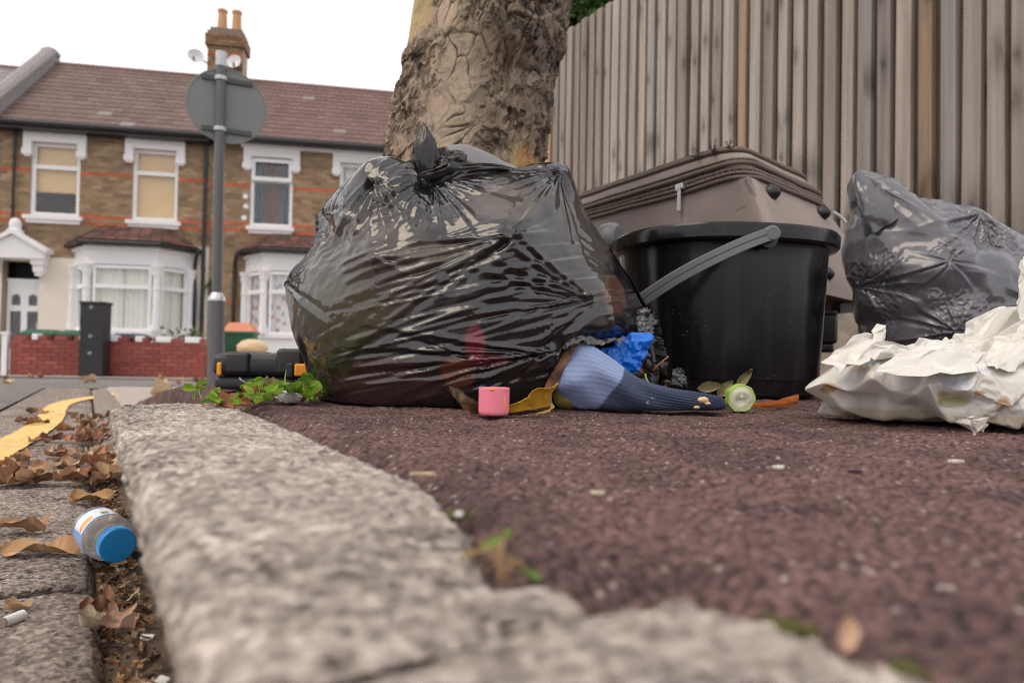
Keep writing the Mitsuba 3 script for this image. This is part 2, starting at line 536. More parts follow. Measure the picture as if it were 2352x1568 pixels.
def kerb_stone(ta, tb, prof, ends=(0, 0), seed=0, zf=None, nt=300, amp=0.0016):
    """A stone along the kerb: profile (n, z) swept from ta to tb; rough split faces."""
    pr = np.asarray(prof, float)
    s = np.concatenate([[0], np.cumsum(np.hypot(*np.diff(pr, axis=0).T))])
    m = int(s[-1] / 0.0022)
    ss = np.linspace(0, s[-1], m)
    P = np.stack([np.interp(ss, s, pr[:, 0]), np.interp(ss, s, pr[:, 1])], 1)
    for _ in range(3):
        P[1:-1] = (P[:-2] + 2 * P[1:-1] + P[2:]) / 4
    T_ = np.linspace(ta, tb, nt)
    tt, nn = np.meshgrid(T_, P[:, 0], indexing='ij')
    zz = np.broadcast_to(P[:, 1], tt.shape).copy()
    rr = np.minimum(tt - ta, tb - tt)
    rnd = 0.005 * np.clip(1 - rr / 0.006, 0, 1) ** 2
    zz -= rnd
    p = tn(tt, nn)
    p[..., 2] = zz + (zf(p[..., 1]) if zf else 0)
    q = p.reshape(-1, 3)
    m_ = grid_mesh(p)
    nr = vnormals(q, m_.faces)
    if nr[len(nr) // 2] @ [0, 0, 1] < 0:
        m_ = grid_mesh(p, flip=True)
        nr = -nr
    # split granite: short ripples along the length, pits
    w = q @ np.array([[0.55, -0.9, 0], [0.85, 0.5, 0], [0, 0, 1.0]])
    h = 0.0006 * fb(q, 40, 3, seed) + 0.55 * amp * fb(w * [110, 420, 200], 1, 3, seed + 1) + 0.0008 * fb(q, 330, 2, seed + 2)
    pit = sst(0.62, 0.8, meshkit.noise(q * 230, seed + 4)) * 0.0016
    q = q + nr * (h - pit)[:, None]
    capf = []
    M, N = len(P), nt
    # close the two ends
    va = [q]
    for r_, flip in ((0, False), (N - 1, True)):
        ring = q[r_ * M:(r_ + 1) * M]
        va.append(ring.mean(0)[None])
        ci = len(q) + (0 if r_ == 0 else 1)
        k = np.arange(M - 1) + r_ * M
        capf.append(np.stack([k * 0 + ci, k + 1, k] if not flip else [k * 0 + ci, k, k + 1], 1))
    v = np.vstack(va)
    mesh = trimesh.Trimesh(v, np.vstack([m_.faces] + capf), process=False)
    return mesh, None


kerb = key_for('kerb')
labels[kerb] = {'label': 'row of rough granite kerb stones along the pavement edge', 'kind': 'structure'}
profA = [(0.068, -0.2), (0.050, -0.12), (0.030, -0.04), (0.0205, -0.014), (0.024, -0.004), (0.034, 0.0), (0.08, 0.002), (0.138, 0.001), (0.1455, -0.0025), (0.147, -0.02), (0.148, -0.1)]
mA, cA = kerb_stone(0.142, 0.905, profA, seed=2, nt=420)
v = mA.vertices
# the near inner corner of the stone is worn away
tA, nA = v[:, 0] * KT[0] + v[:, 1] * KT[1], v[:, 0] * KN[0] + v[:, 1] * KN[1]
shrink = (1 - sst(0.14, 0.34, tA)) * sst(0.06, 0.14, nA) * 0.042 * (1 + 0.25 * fb(v, 40))
mA.vertices = v - np.c_[shrink * KN[0], shrink * KN[1], shrink * 0.05]
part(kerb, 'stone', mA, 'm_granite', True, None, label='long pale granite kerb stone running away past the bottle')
profB = [(0.044, -0.2), (0.03, -0.06), (0.0205, -0.014), (0.026, -0.003), (0.04, 0.0), (0.09, 0.003), (0.14, 0.001), (0.150, -0.003), (0.152, -0.02), (0.153, -0.1)]
mB, cB = kerb_stone(-0.75, 0.138, profB, seed=9, nt=420)
v = mB.vertices
tB, nB = v[:, 0] * KT[0] + v[:, 1] * KT[1], v[:, 0] * KN[0] + v[:, 1] * KN[1]
sh = sst(0.115, 0.138, tB) * sst(0.125, 0.15, nB) * 0.006
mB.vertices = v - np.c_[sh * (KN[0] + KT[0]), sh * (KN[1] + KT[1]), sh * 0.3]
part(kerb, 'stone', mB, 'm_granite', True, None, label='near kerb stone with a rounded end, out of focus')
chip = trimesh.creation.icosphere(subdivisions=4, radius=1.0)
v = np.array(chip.vertices)
v = np.sign(v) * np.abs(v) ** 0.6
v = v * [0.014, 0.012, 0.006] * (1 + 0.12 * fb(v, 3))[:, None]
chip.vertices = v @ rotz(0.4)[:3, :3].T + on(1212, 1402) + [0, 0.002, -0.0035]
single('stone_chip', chip, 'm_granite', 'angular chip of granite broken off beside the kerb joint', 'stone chip', smooth=True)
# dropped kerb stones beyond, level with the road
ta_ = 1.55
for i in range(6):
    L = 0.86
    m_, c_ = kerb_stone(ta_, ta_ + L - 0.012, [(0.03, -0.1), (0.032, 0.002), (0.04, 0.012), (0.09, 0.014), (0.14, 0.013), (0.148, 0.004), (0.15, -0.1)], seed=20 + i, zf=road_z, nt=90)
    part(kerb, 'stone', m_, 'm_slab', True)
    ta_ += L

# gutter of wide granite setts
gutter = key_for('gutter')
labels[gutter] = {'label': 'worn granite gutter slabs beside the kerb', 'kind': 'structure'}
cuts = [-0.55, 0.115, 0.775, 1.435, 2.1, 2.75, 3.4, 4.05, 4.7, 5.35, 6.0, 6.7, 7.42]
for i, (a, b) in enumerate(zip(cuts[:-1], cuts[1:])):
    ed = [0.014, 0.016, 0.012, 0.014, 0.016, 0.014][i] if i < 6 else 0.028
    pr = [(-0.335, -0.09), (-0.333, -0.016), (-0.322, -0.003), (-0.29, 0.001), (-0.16, 0.0), (ed - 0.03, 0.0), (ed - 0.008, -0.005), (ed, -0.02), (ed + 0.002, -0.09)]
    m_, c_ = kerb_stone(a + 0.013, b - 0.013, pr, seed=40 + i, zf=road_z, nt=320 if i < 4 else 110, amp=0.0026)
    v = m_.vertices
    # skew the joint of the nearer stones a little, as laid
    part(gutter, 'slab', m_, 'm_slab', True)
tt, nn = np.meshgrid(np.linspace(-0.6, 3.6, 700), np.linspace(-0.36, 0.075, 70), indexing='ij')
p = tn(tt, nn)
p[..., 2] = road_z(p[..., 1]) - 0.028 + 0.02 * sst(0.0, 0.05, nn) + 0.006 * fb(p, 40)
c = lerp3((0.05, 0.035, 0.026), (0.14, 0.1, 0.075), np.clip(0.5 + fb(p.reshape(-1, 3), 180, 3), 0, 1))
struct('gutter_soil', grid_mesh(p, flip=True), 'm_vc', 'dark soil and grit packed between slabs and kerb', True, c)

# yellow line: thick paint along the gutter, bending right at the corner
yl = spline([tn(0.6, -0.31)[:2], tn(1.2, -0.235)[:2], tn(2.0, -0.175)[:2], tn(3.0, -0.12)[:2], tn(4.5, -0.095)[:2], (-3.05, 5.6), (-3.35, 6.55), (-3.3, 6.95), (-2.8, 7.25), (-1.8, 7.4), (0.5, 7.45)], 500)
tg = np.gradient(yl, axis=0)
tg /= np.linalg.norm(tg, axis=1, keepdims=True)
nrm = np.stack([-tg[:, 1], tg[:, 0]], 1)
sw = np.linspace(-1, 1, 15)
wob = 0.004 * fb(np.c_[yl, yl[:, 0] * 0], 25)
half = 0.042 + np.linspace(0, 0.012, 500)
q = yl[:, None] + nrm[:, None] * (sw[None, :, None] * half[:, None, None] + wob[:, None, None] * np.abs(sw)[None, :, None])
zz = road_z(q[..., 1]) + 0.0065 + 0.002 * fb(np.concatenate([q, q[..., :1] * 0], -1), 60)
tline = yl @ KT
cutm = np.zeros(499, bool)
sm = (tline > 1.40) & (tline < 1.47)
v = np.concatenate([q, zz[..., None]], -1)
m_ = grid_mesh(v)
keep = ~sm[np.minimum(m_.faces // 15, 499)].any(1)
m_ = trimesh.Trimesh(m_.vertices, m_.faces[keep], process=False)
if vnormals(np.array(m_.vertices), m_.faces)[20, 2] < 0:
    m_.invert()
cc = colors(m_, (0.56, 0.38, 0.15), 0.25, 50)
wear = sst(0.3, 0.6, fb(m_.vertices, 38, 4, 4))
cc = lerp3((0, 0, 0), (0.3, 0.26, 0.2), wear * 0.7) + cc * (1 - 0.7 * wear)[:, None]
part(road, 'yellow_line', m_, 'm_vc', True, np.clip(cc, 0, 1), label='worn yellow line along the gutter, bending right')

# ------------------------------------------------------------------ the terrace across the road
SD, MD = np.array([0.9826, 0.1855, 0]), np.array([-0.1855, 0.9826, 0])
H = frame4((-7.26, 16.0, 0), SD, MD, (0, 0, 1))                # s along the front, m into the house, z up
GZ = -0.47                                                      # ground at the front wall


def hp(parent, name, mesh, bsdf, smooth=False, color=None, **kw):
    return part(parent, name, put(mesh, H), bsdf, smooth, color, **kw)


BRICK = [(0.33, 0.225, 0.135), (0.31, 0.205, 0.125), (0.35, 0.245, 0.15), (0.285, 0.19, 0.12), (0.375, 0.265, 0.17), (0.25, 0.17, 0.11)]
RED = (0.52, 0.13, 0.06)


def brick_field(x0, x1, z0, z1, holes, red_rows, m=0.0, tones=BRICK, seed=1, dark=None):
    r = np.random.default_rng(seed)
    ms, cs = [], []
    row, z = 0, z0
    while z < z1 - 0.03:
        zt = min(z + 0.065, z1)
        x = x0 - 0.11 * (row % 2)
        red = any(abs(z + 0.03 - q) < 0.0376 for q in red_rows)
        while x < x1:
            a, b = max(x, x0), min(x + 0.215, x1)
            segs = [(a, b)]
            for hx0, hx1, hz0, hz1 in holes:
                if zt > hz0 and z < hz1:
                    segs = [s for u, v in segs for s in ((u, min(v, hx0)), (max(u, hx1), v)) if s[1] - s[0] > 0.02]
            for a_, b_ in segs:
                ms.append((a_ + 0.005, b_ - 0.005, m - 0.012 + r.uniform(-0.003, 0.003), m + 0.002, z, zt))
                c = np.array(RED if red else tones[r.integers(len(tones))]) * r.uniform(0.8, 1.15)
                cs.append(c * (dark(0.5 * (a_ + b_), z) if dark else 1))
            x += 0.225
        row += 1
        z += 0.075
    B = np.array(ms)
    pick = np.array([[(0, 1)[i], (2, 3)[j], (4, 5)[k]] for i in (0, 1) for j in (0, 1) for k in (0, 1)])
    V = B[:, pick].reshape(-1, 3)
    F0 = trimesh.creation.box().faces
    # order of trimesh's box corners is x-major, as above
    F = (np.arange(len(B))[:, None, None] * 8 + F0[None]).reshape(-1, 3)
    return trimesh.Trimesh(V, F, process=False), np.clip(np.repeat(np.array(cs), 8, 0), 0, 1)


def slab_with_holes(x0, x1, z0, z1, holes, m0, m1):
    poly = sbox(x0, z0, x1, z1)
    for a, b, c, d in holes:
        poly = poly.difference(sbox(a, c, b, d))
    m = extrude(poly, m1 - m0)
    M = frame4((0, m1, 0), (1, 0, 0), (0, 0, 1), (0, -1, 0))
    m.apply_transform(M)
    return m


def sash_window(house, s0, s1, z0, z1, tr, m=0.09, kind='blind', drop=1.0, open_top=False, label=None):
    """Frame, transom, two panes and what hangs behind them."""
    w = 0.075
    f = cat([box(s0, s0 + w, m - 0.05, m + 0.03, z0, z1), box(s1 - w, s1, m - 0.05, m + 0.03, z0, z1),
             box(s0 + w, s1 - w, m - 0.05, m + 0.03, z0, z0 + w), box(s0 + w, s1 - w, m - 0.05, m + 0.03, z1 - w, z1)])
    win = hp(house, 'window', f, 'm_upvc', label=label)
    hp(win, 'transom', box(s0 + w, s1 - w, m - 0.052, m + 0.028, tr - 0.045, tr + 0.045), 'm_upvc')
    if open_top:
        hp(win, 'top_sash', cat([box(s0 + 0.02, s1 - 0.02, m - 0.13, m - 0.06, tr - 0.02, tr + 0.07), box(s0 + 0.02, s1 - 0.02, m - 0.1, m - 0.055, z1 - 0.11, z1 - 0.02),
                                box(s0 + 0.02, s0 + 0.1, m - 0.12, m - 0.057, tr + 0.07, z1 - 0.11), box(s1 - 0.1, s1 - 0.02, m - 0.12, m - 0.057, tr + 0.07, z1 - 0.11)]), 'm_upvc')
    hp(win, 'pane', box(s0 + w, s1 - w, m - 0.001, m + 0.0, tr + 0.045, z1 - w), 'm_glass')
    hp(win, 'pane', box(s0 + w, s1 - w, m - 0.001, m + 0.0, z0 + w, tr - 0.045), 'm_glass')
    zb = z1 - (z1 - z0) * drop
    if kind == 'blind':
        hp(win, 'blind', box(s0 + 0.05, s1 - 0.05, m + 0.08, m + 0.085, zb, z1 - 0.02), 'm_blind')
    elif kind in ('net', 'teal', 'floral'):
        xs_ = np.linspace(s0 + 0.04, s1 - 0.04, 80)
        zz_ = np.linspace(zb + 0.02, z1 - 0.02, 24)
        X, Z = np.meshgrid(xs_, zz_, indexing='ij')
        amp = 0.025
        M_ = m + 0.12 + amp * np.sin(X * 48 + 2 * np.sin(X * 9))
        mesh = grid_mesh(np.stack([X, M_, Z], -1))
        q = mesh.vertices
        if kind == 'net':
            c = colors(mesh, (0.72, 0.72, 0.67)) * (1 - 0.15 * (np.abs(q[:, 0] - (s0 + s1) / 2) < 0.02))[:, None]
        elif kind == 'teal':
            mid = np.abs(q[:, 0] - (s0 + s1) / 2) < (s1 - s0) * 0.2
            c = np.where(mid[:, None], np.array([[0.10, 0.04, 0.035]]), np.array([[0.03, 0.07, 0.085]])) * (0.7 + 0.8 * meshkit.fbm(q * [14, 14, 5], 3)[:, None])
        else:
            f1_, _, w_ = vor(q[:, 0] * 5, q[:, 2] * 4)
            c = np.where((f1_ < 0.28)[:, None], np.where((w_ > 0.5)[:, None], np.array([[0.4, 0.06, 0.1]]), np.array([[0.12, 0.12, 0.13]])), np.array([[0.72, 0.72, 0.72]]))
        hp(win, 'curtain', mesh, 'm_vc', True, np.clip(c, 0, 1))
    return win


def hood(house, c, z_top, half, label=None):
    """White rendered lintel with dropped, stepped ends."""
    z0 = z_top
    ms = [box(c - half, c + half, -0.10, -0.013, z0 - 0.26, z0), box(c - half - 0.03, c + half + 0.03, -0.13, -0.012, z0 - 0.03, z0 + 0.02)]
    for sg in (-1, 1):
        x = c + sg * (half - 0.085)
        ms += [box(x - 0.085, x + 0.085, -0.098, -0.0125, z0 - 0.48, z0 - 0.26), box(x - 0.10, x + 0.10, -0.135, -0.012, z0 - 0.56, z0 - 0.44), box(x - 0.06, x + 0.06, -0.11, -0.0115, z0 - 0.60, z0 - 0.56)]
    return hp(house, 'lintel', cat(ms), 'm_white_paint', label=label)


def sill(house, s0, s1, z):
    return hp(house, 'sill', cat([box(s0, s1, -0.12, 0.06, z, z + 0.09), box(s0 + 0.05, s1 - 0.05, -0.075, 0.058, z - 0.08, z)]), 'm_white_paint')


def tile_roof(house, x0, x1, tones, seed, m_e=-0.32, m_r=2.3, z_e=4.98, z_r=7.2, rows=14, holder='roof'):
    r = np.random.default_rng(seed)
    L = math.hypot(m_r - m_e, z_r - z_e)
    u = np.array([0, (m_r - m_e) / L, (z_r - z_e) / L])
    nn_ = np.array([0, -u[2], u[1]])
    deck = np.array([[x0, m_e, z_e - 0.05], [x1, m_e, z_e - 0.05], [x1, m_r, z_r - 0.05], [x0, m_r, z_r - 0.05], [x0, 2 * m_r - m_e, z_e - 0.05], [x1, 2 * m_r - m_e, z_e - 0.05]])
    dm = trimesh.convex.convex_hull(deck)
    roof = hp(house, holder, dm, 'm_roof_deck')
    ms, cs = [], []
    ex = L / rows
    for i in range(rows):
        x = x0 - 0.15 * (i % 2)
        while x < x1:
            a, b = max(x, x0), min(x + 0.30, x1)
            if b - a > 0.03:
                bx = box(a + 0.003, b - 0.003, 0, ex * 1.12, 0, 0.022)
                tilt = 0.055 + r.uniform(-0.006, 0.006)
                M = np.eye(4)
                M[:3, 1] = u * math.cos(tilt) - nn_ * math.sin(tilt)
                M[:3, 2] = nn_ * math.cos(tilt) + u * math.sin(tilt)
                M[:3, 3] = u * (i * ex) + np.array([0, m_e, z_e]) + nn_ * 0.018
                bx.apply_transform(M)
                ms.append(bx)
                c = np.array(tones[r.integers(len(tones))]) * r.uniform(0.9, 1.1)
                if r.random() < 0.012:
                    c = c * 0.6 + 0.14
                cs.append(np.tile(c, (8, 1)))
            x += 0.30
    hp(roof, 'tile', cat(ms), 'm_vc', False, np.clip(np.vstack(cs), 0, 1), stuff=True)
    hp(roof, 'ridge_tile', tube([(x0, m_r, z_r + 0.0), (x1, m_r, z_r + 0.0)], 0.09, 10), 'm_roof_ridge')
    return roof


mat('m_roof_deck', (0.09, 0.06, 0.055), 0.9)
mat('m_roof_ridge', (0.2, 0.12, 0.11), 0.9)
mat('m_slate', (0.2, 0.2, 0.21), 0.8)
mat('m_render_grey', (0.24, 0.23, 0.23), 0.9)
mat('m_bay_roof', (0.14, 0.08, 0.07), 0.85)

W1 = (-3.52, -2.53, 2.98, 4.60)
W2 = (-1.44, -0.48, 2.98, 4.60)
W3 = (1.10, 2.05, 2.98, 4.60)
W4 = (3.12, 4.06, 2.98, 4.60)
RR = [3.93, 3.02, 2.83]


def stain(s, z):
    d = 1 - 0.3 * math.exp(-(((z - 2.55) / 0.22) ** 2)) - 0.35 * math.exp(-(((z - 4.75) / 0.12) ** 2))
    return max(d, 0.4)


def bay(house, c, hw, cols_label=None, curtain='net', gut=True):
    """Canted bay: plan points, white columns with capitals, three sashes, fascia and hipped tile roof."""
    d = 0.72
    pl = [(c - hw, 0.0), (c - hw + 0.52, -d), (c + hw - 0.52, -d), (c + hw, 0.0)]
    P = np.array(pl)
    zs, zt, z0 = 0.38, 1.86, GZ
    b = hp(house, 'bay', put(extrude(Polygon(pl), zs - z0 - 0.02), frame4((0, 0, z0), (1, 0, 0), (0, 1, 0), (0, 0, 1))), 'm_white_paint', label=cols_label)
    big = Polygon(pl).buffer(0.05, join_style=2)
    hp(b, 'sill', put(extrude(big, 0.09), frame4((0, 0, zs - 0.02), (1, 0, 0), (0, 1, 0), (0, 0, 1))), 'm_white_paint')
    hp(b, 'fascia', cat([put(extrude(Polygon(pl).buffer(0.012, join_style=2), 0.42), frame4((0, 0, zt + 0.02), (1, 0, 0), (0, 1, 0), (0, 0, 1))),
                         put(extrude(Polygon(pl).buffer(0.07, join_style=2), 0.07), frame4((0, 0, zt + 0.33), (1, 0, 0), (0, 1, 0), (0, 0, 1)))]), 'm_white_paint')
    # dark room behind the bay windows
    hp(b, 'interior', put(extrude(Polygon(pl).buffer(-0.28, join_style=2), zt - zs - 0.1), frame4((0, 0, zs + 0.09), (1, 0, 0), (0, 1, 0), (0, 0, 1))), 'm_dark_room')
    # columns at the four corners
    for i, (x, y) in enumerate(pl):
        yy = y if 0 < i < 3 else -0.07
        sh = lathe([(0.0, zs + 0.07), (0.105, zs + 0.07), (0.105, zs + 0.2), (0.085, zs + 0.25), (0.078, zs + 0.95), (0.095, zs + 0.97), (0.095, zs + 1.0), (0.078, zs + 1.02), (0.075, zt - 0.22), (0.1, zt - 0.18), (0.1, zt - 0.14), (0.09, zt - 0.13), (0.13, zt - 0.01), (0.13, zt + 0.015), (0, zt + 0.015)], 20)
        hp(b, 'column', put(sh, frame4((x, yy, 0), (1, 0, 0), (0, 1, 0), (0, 0, 1))), 'm_white_paint', 40)
        for sg in ((-1, 1) if 0 < i < 3 else (1,)):
            pass
    # sashes on the three faces
    for i in range(3):
        a, e = P[i], P[i + 1]
        L = np.linalg.norm(e - a)
        u = (e - a) / L
        M = frame4((a[0], a[1], 0), (u[0], u[1], 0), (-u[1], u[0], 0), (0, 0, 1))
        g0, g1 = 0.11, L - 0.11
        w = 0.06
        fr = cat([box(g0, g0 + w, 0.0, 0.07, zs + 0.07, zt), box(g1 - w, g1, 0.0, 0.07, zs + 0.07, zt), box(g0 + w, g1 - w, 0.0, 0.07, zs + 0.07, zs + 0.13), box(g0 + w, g1 - w, 0.0, 0.07, zt - 0.07, zt)])
        win = hp(b, 'window', put(fr, M), 'm_upvc')
        # one level only below the bay: transoms, glass and nets are parts of the house's bay
        hp(b, 'transom', put(box(g0 + w, g1 - w, -0.002, 0.068, 1.36, 1.45), M), 'm_upvc')
        hp(b, 'pane', put(cat([box(g0 + w, g1 - w, 0.04, 0.041, zs + 0.13, 1.36), box(g0 + w, g1 - w, 0.04, 0.041, 1.45, zt - 0.07)]), M), 'm_glass')
        X, Z = np.meshgrid(np.linspace(g0 + 0.03, g1 - 0.03, 90), np.linspace(zs + 0.1, zt - 0.02, 20), indexing='ij')
        mesh = grid_mesh(np.stack([X, 0.13 + 0.022 * np.sin(X * 55 + 2 * np.sin(X * 8)), Z], -1))
        q = mesh.vertices
        if curtain == 'net':
            cc_ = colors(mesh, (0.70, 0.70, 0.64)) * (1 - 0.3 * (np.abs(q[:, 0] - L * 0.5) < 0.02))[:, None]
        else:
            f1_, _, w_ = vor(q[:, 0] * 5.2, q[:, 2] * 4)
            cc_ = np.where((f1_ < 0.2)[:, None], np.where((w_ > 0.62)[:, None], np.array([[0.40, 0.13, 0.17]]), np.array([[0.2, 0.2, 0.21]])), np.array([[0.68, 0.68, 0.68]]))
        hp(b, 'curtain', put(mesh, M), 'm_vc', True, np.clip(cc_, 0, 1))
    # roof
    ov = Polygon(pl).buffer(0.16, join_style=2)
    o = [(c - hw - 0.16, -0.014), (c - hw + 0.42, -d - 0.17), (c + hw - 0.42, -d - 0.17), (c + hw + 0.16, -0.014)]
    z1 = zt + 0.46
    top = [(c - hw + 0.62, -0.014), (c + hw - 0.62, -0.014)]
    hull = trimesh.convex.convex_hull(np.array([(x, y, z1) for x, y in o] + [(x, y, z1 + 0.05) for x, y in o] + [(x, y, z1 + 0.5) for x, y in top]))
    rf = hp(house, 'bay_roof', hull, 'm_bay_roof')
    # tile courses on the bay roof
    ms, cs = [], []
    r = np.random.default_rng(int(abs(c) * 100))
    faces = [([o[0], o[1]], [top[0], top[0]]), ([o[1], o[2]], [top[0], top[1]]), ([o[2], o[3]], [top[1], top[1]])]
    for (A, B), (C_, D_) in faces:
        A, B, C_, D_ = np.array([*A, z1 + 0.055]), np.array([*B, z1 + 0.055]), np.array([*C_, z1 + 0.505]), np.array([*D_, z1 + 0.505])
        for k_ in range(5):
            f0, f1_ = k_ / 5, (k_ + 0.98) / 5
            a, b_ = A + (C_ - A) * f0, B + (D_ - B) * f0
            a2, b2 = A + (C_ - A) * f1_, B + (D_ - B) * f1_
            n_ = max(1, int(np.linalg.norm(b_ - a) / 0.22))
            nrm_ = np.cross(b_ - a, a2 - a)
            nrm_ /= np.linalg.norm(nrm_) + 1e-9
            for j in range(n_):
                q0, q1 = a + (b_ - a) * (j / n_ + 0.01), a + (b_ - a) * ((j + 0.98) / n_)
                q2, q3 = a2 + (b2 - a2) * (j / n_ + 0.01), a2 + (b2 - a2) * ((j + 0.98) / n_)
                pts_ = np.array([q0, q1, q2, q3, q0 + nrm_ * 0.035, q1 + nrm_ * 0.035, q2 + nrm_ * 0.012, q3 + nrm_ * 0.012])
                try:
                    hm = trimesh.convex.convex_hull(pts_)
                except Exception:
                    continue
                ms.append(hm)
                cs.append(np.tile(np.array([(0.17, 0.085, 0.075), (0.13, 0.07, 0.06), (0.10, 0.065, 0.05)][r.integers(3)]) * r.uniform(0.8, 1.2), (len(hm.vertices), 1)))
    hp(rf, 'tile', cat(ms), 'm_vc', False, np.vstack(cs), stuff=True)
    pth = [np.array([x, y, z1 + 0.0]) for x, y in [(c - hw - 0.2, -0.02), (c - hw + 0.4, -d - 0.21), (c + hw - 0.4, -d - 0.21), (c + hw + 0.2, -0.02)]]
    hp(house, 'bay_gutter', cat([tube(np.array([a, b_]), 0.045, 8) for a, b_ in zip(pth[:-1], pth[1:])]), 'm_black_paint')
    return b


def pipe(house, s, z0, z1, m=-0.08, r=0.042):
    return hp(house, 'downpipe', cat([tube([(s, m, z0), (s, m, z1)], r, 10)] + [tube([(s, m, z), (s, m, z + 0.05)], r + 0.012, 10) for z in np.arange(z0 + 0.4, z1, 1.1)]), 'm_black_paint')


# --- the house on the left: cream ground floor, brick above
h1 = thing('terraced_house', 'brick terraced house with cream rendered ground floor and arched white porch at left', 'house')
x0, x1 = -4.2, 0.235
door = (-4.02, -3.28, GZ, 1.95)
bayhole = (-2.4, -0.3, 0.3, 1.9)
holes = [W1, W2]
hp(h1, 'wall', slab_with_holes(x0, x1, GZ, 4.98, [W1, W2, (door[0], door[1], GZ - 0.1, door[3]), bayhole], 0.0, 0.25), 'm_mortar')
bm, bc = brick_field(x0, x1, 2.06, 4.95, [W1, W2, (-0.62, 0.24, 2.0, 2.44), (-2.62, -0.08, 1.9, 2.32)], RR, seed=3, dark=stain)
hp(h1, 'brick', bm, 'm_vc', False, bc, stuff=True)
hp(h1, 'render', slab_with_holes(x0, x1 - 0.004, GZ, 2.05, [(door[0], door[1], GZ - 0.1, door[3]), bayhole], -0.014, -0.001), 'm_cream', label='cream render round the bay and door')
hp(h1, 'render', box(-0.62, x1 - 0.003, -0.013, -0.001, 2.051, 2.43), 'm_cream')
hp(h1, 'interior', cat([box(x0 + 0.1, x1 - 0.1, 1.6, 1.65, GZ, 4.9), box(x0 + 0.1, x1 - 0.1, 0.3, 1.6, 2.4, 2.45), box(x0 + 0.1, x1 - 0.1, 0.3, 1.6, 4.9, 4.95), box(x0 + 0.05, x0 + 0.1, 0.3, 1.6, GZ, 4.9), box(x1 - 0.1, x1 - 0.05, 0.3, 1.6, GZ, 4.9)]), 'm_dark_room')
sash_window(h1, *W1, 4.07, kind='blind', drop=0.66, label='upper window with a tan blind half drawn')
sash_window(h1, *W2, 4.07, kind='blind', drop=0.98, label='upper window with a tan blind fully drawn')
for W in (W1, W2):
    hood(h1, (W[0] + W[1]) / 2, 4.86, 0.63)
    sill(h1, W[0] - 0.1, W[1] + 0.1, 2.88)
tile_roof(h1, -4.05, x1, [(0.155, 0.108, 0.098), (0.17, 0.118, 0.106), (0.145, 0.10, 0.09), (0.165, 0.12, 0.108)], 5)
hp(h1, 'gutter', tube([(x0, -0.38, 4.92), (x1, -0.38, 4.92)], 0.065, 10), 'm_black_paint')
hp(h1, 'fascia', box(x0, x1 - 0.003, -0.33, -0.015, 4.80, 4.93), 'm_black_paint')
bay(h1, -1.35, 1.22, 'white canted bay window with net curtains')
pipe(h1, 0.13, 0.4, 4.8)
hp(h1, 'bay_downpipe', tube(spline([(0.06, -0.2, 2.34), (0.02, -0.2, 2.22), (-0.03, -0.1, 2.1), (-0.03, -0.1, 1.4), (-0.03, -0.1, 0.6), (-0.03, -0.1, GZ + 0.2)], 60), 0.04, 10), 'm_black_paint')
pipe(h1, -3.82, 2.7, 4.8, r=0.03)
# porch
ped = Polygon([(-4.32, 1.98), (-3.08, 1.98), (-3.06, 2.13), (-3.7, 2.48), (-4.34, 2.13)])
Mx = frame4((0, -0.016, 0), (1, 0, 0), (0, 0, 1), (0, -1, 0))
por = hp(h1, 'porch', put(extrude(ped, 0.28), Mx), 'm_white_paint', label='white pointed porch hood with a finial')
hp(por, 'moulding', cat([put(extrude(Polygon([(-4.40, 2.10), (-3.70, 2.50), (-3.00, 2.10), (-3.00, 2.19), (-3.70, 2.60), (-4.40, 2.19)]), 0.36), Mx)]), 'm_white_paint')
hp(por, 'finial', put(lathe([(0, 2.5), (0.17, 2.5), (0.16, 2.58), (0.11, 2.62), (0.12, 2.72), (0.10, 2.80), (0.05, 2.85), (0, 2.86)], 20), frame4((-3.7, -0.2, 0), (1, 0, 0), (0, 1, 0), (0, 0, 1))), 'm_white_paint', 40)
hp(por, 'capital', cat([box(-3.36, -3.1, -0.25, -0.0155, 1.86, 1.979), box(-3.33, -3.13, -0.21, -0.0155, 1.70, 1.86), box(-3.3, -3.16, -0.18, -0.0155, 1.62, 1.70)]), 'm_white_paint')
hp(por, 'capital', cat([box(-4.2, -4.0, -0.25, -0.0155, 1.86, 1.979), box(-4.2, -4.03, -0.21, -0.0155, 1.70, 1.86)]), 'm_white_paint')
pd = sbox(-4.0, GZ, -3.29, 1.5)
lights = [(-3.93, -3.71, 0.02, 0.85), (-3.59, -3.37, 0.02, 0.85)]
arch = []
for a, b, c_, d_ in lights:
    pd = pd.difference(sbox(a, c_, b, d_))
    ar = sbox(a + 0.02, 0.98, b - 0.02, 1.14).union(shapely.Point((a + b) / 2, 1.14).buffer((b - a) / 2 - 0.02))
    pd = pd.difference(ar)
Md = frame4((0, 0.24, 0), (1, 0, 0), (0, 0, 1), (0, -1, 0))
dr = hp(h1, 'door', put(extrude(pd, 0.05), Md), 'm_upvc', label='white front door with arched lights')
hp(dr, 'pane', box(-3.98, -3.3, 0.225, 0.226, 0.0, 1.34), 'm_glass')
hp(dr, 'hall', box(-4.0, -3.29, 0.5, 0.55, GZ, 1.95), 'm_dark_room')
hp(dr, 'transom_bar', box(-4.0, -3.29, 0.17, 0.23, 1.5, 1.57), 'm_upvc')
hp(dr, 'handle', tube([(-3.37, 0.16, 0.45), (-3.37, 0.16, 0.6)], 0.015, 8), 'm_bright_metal')

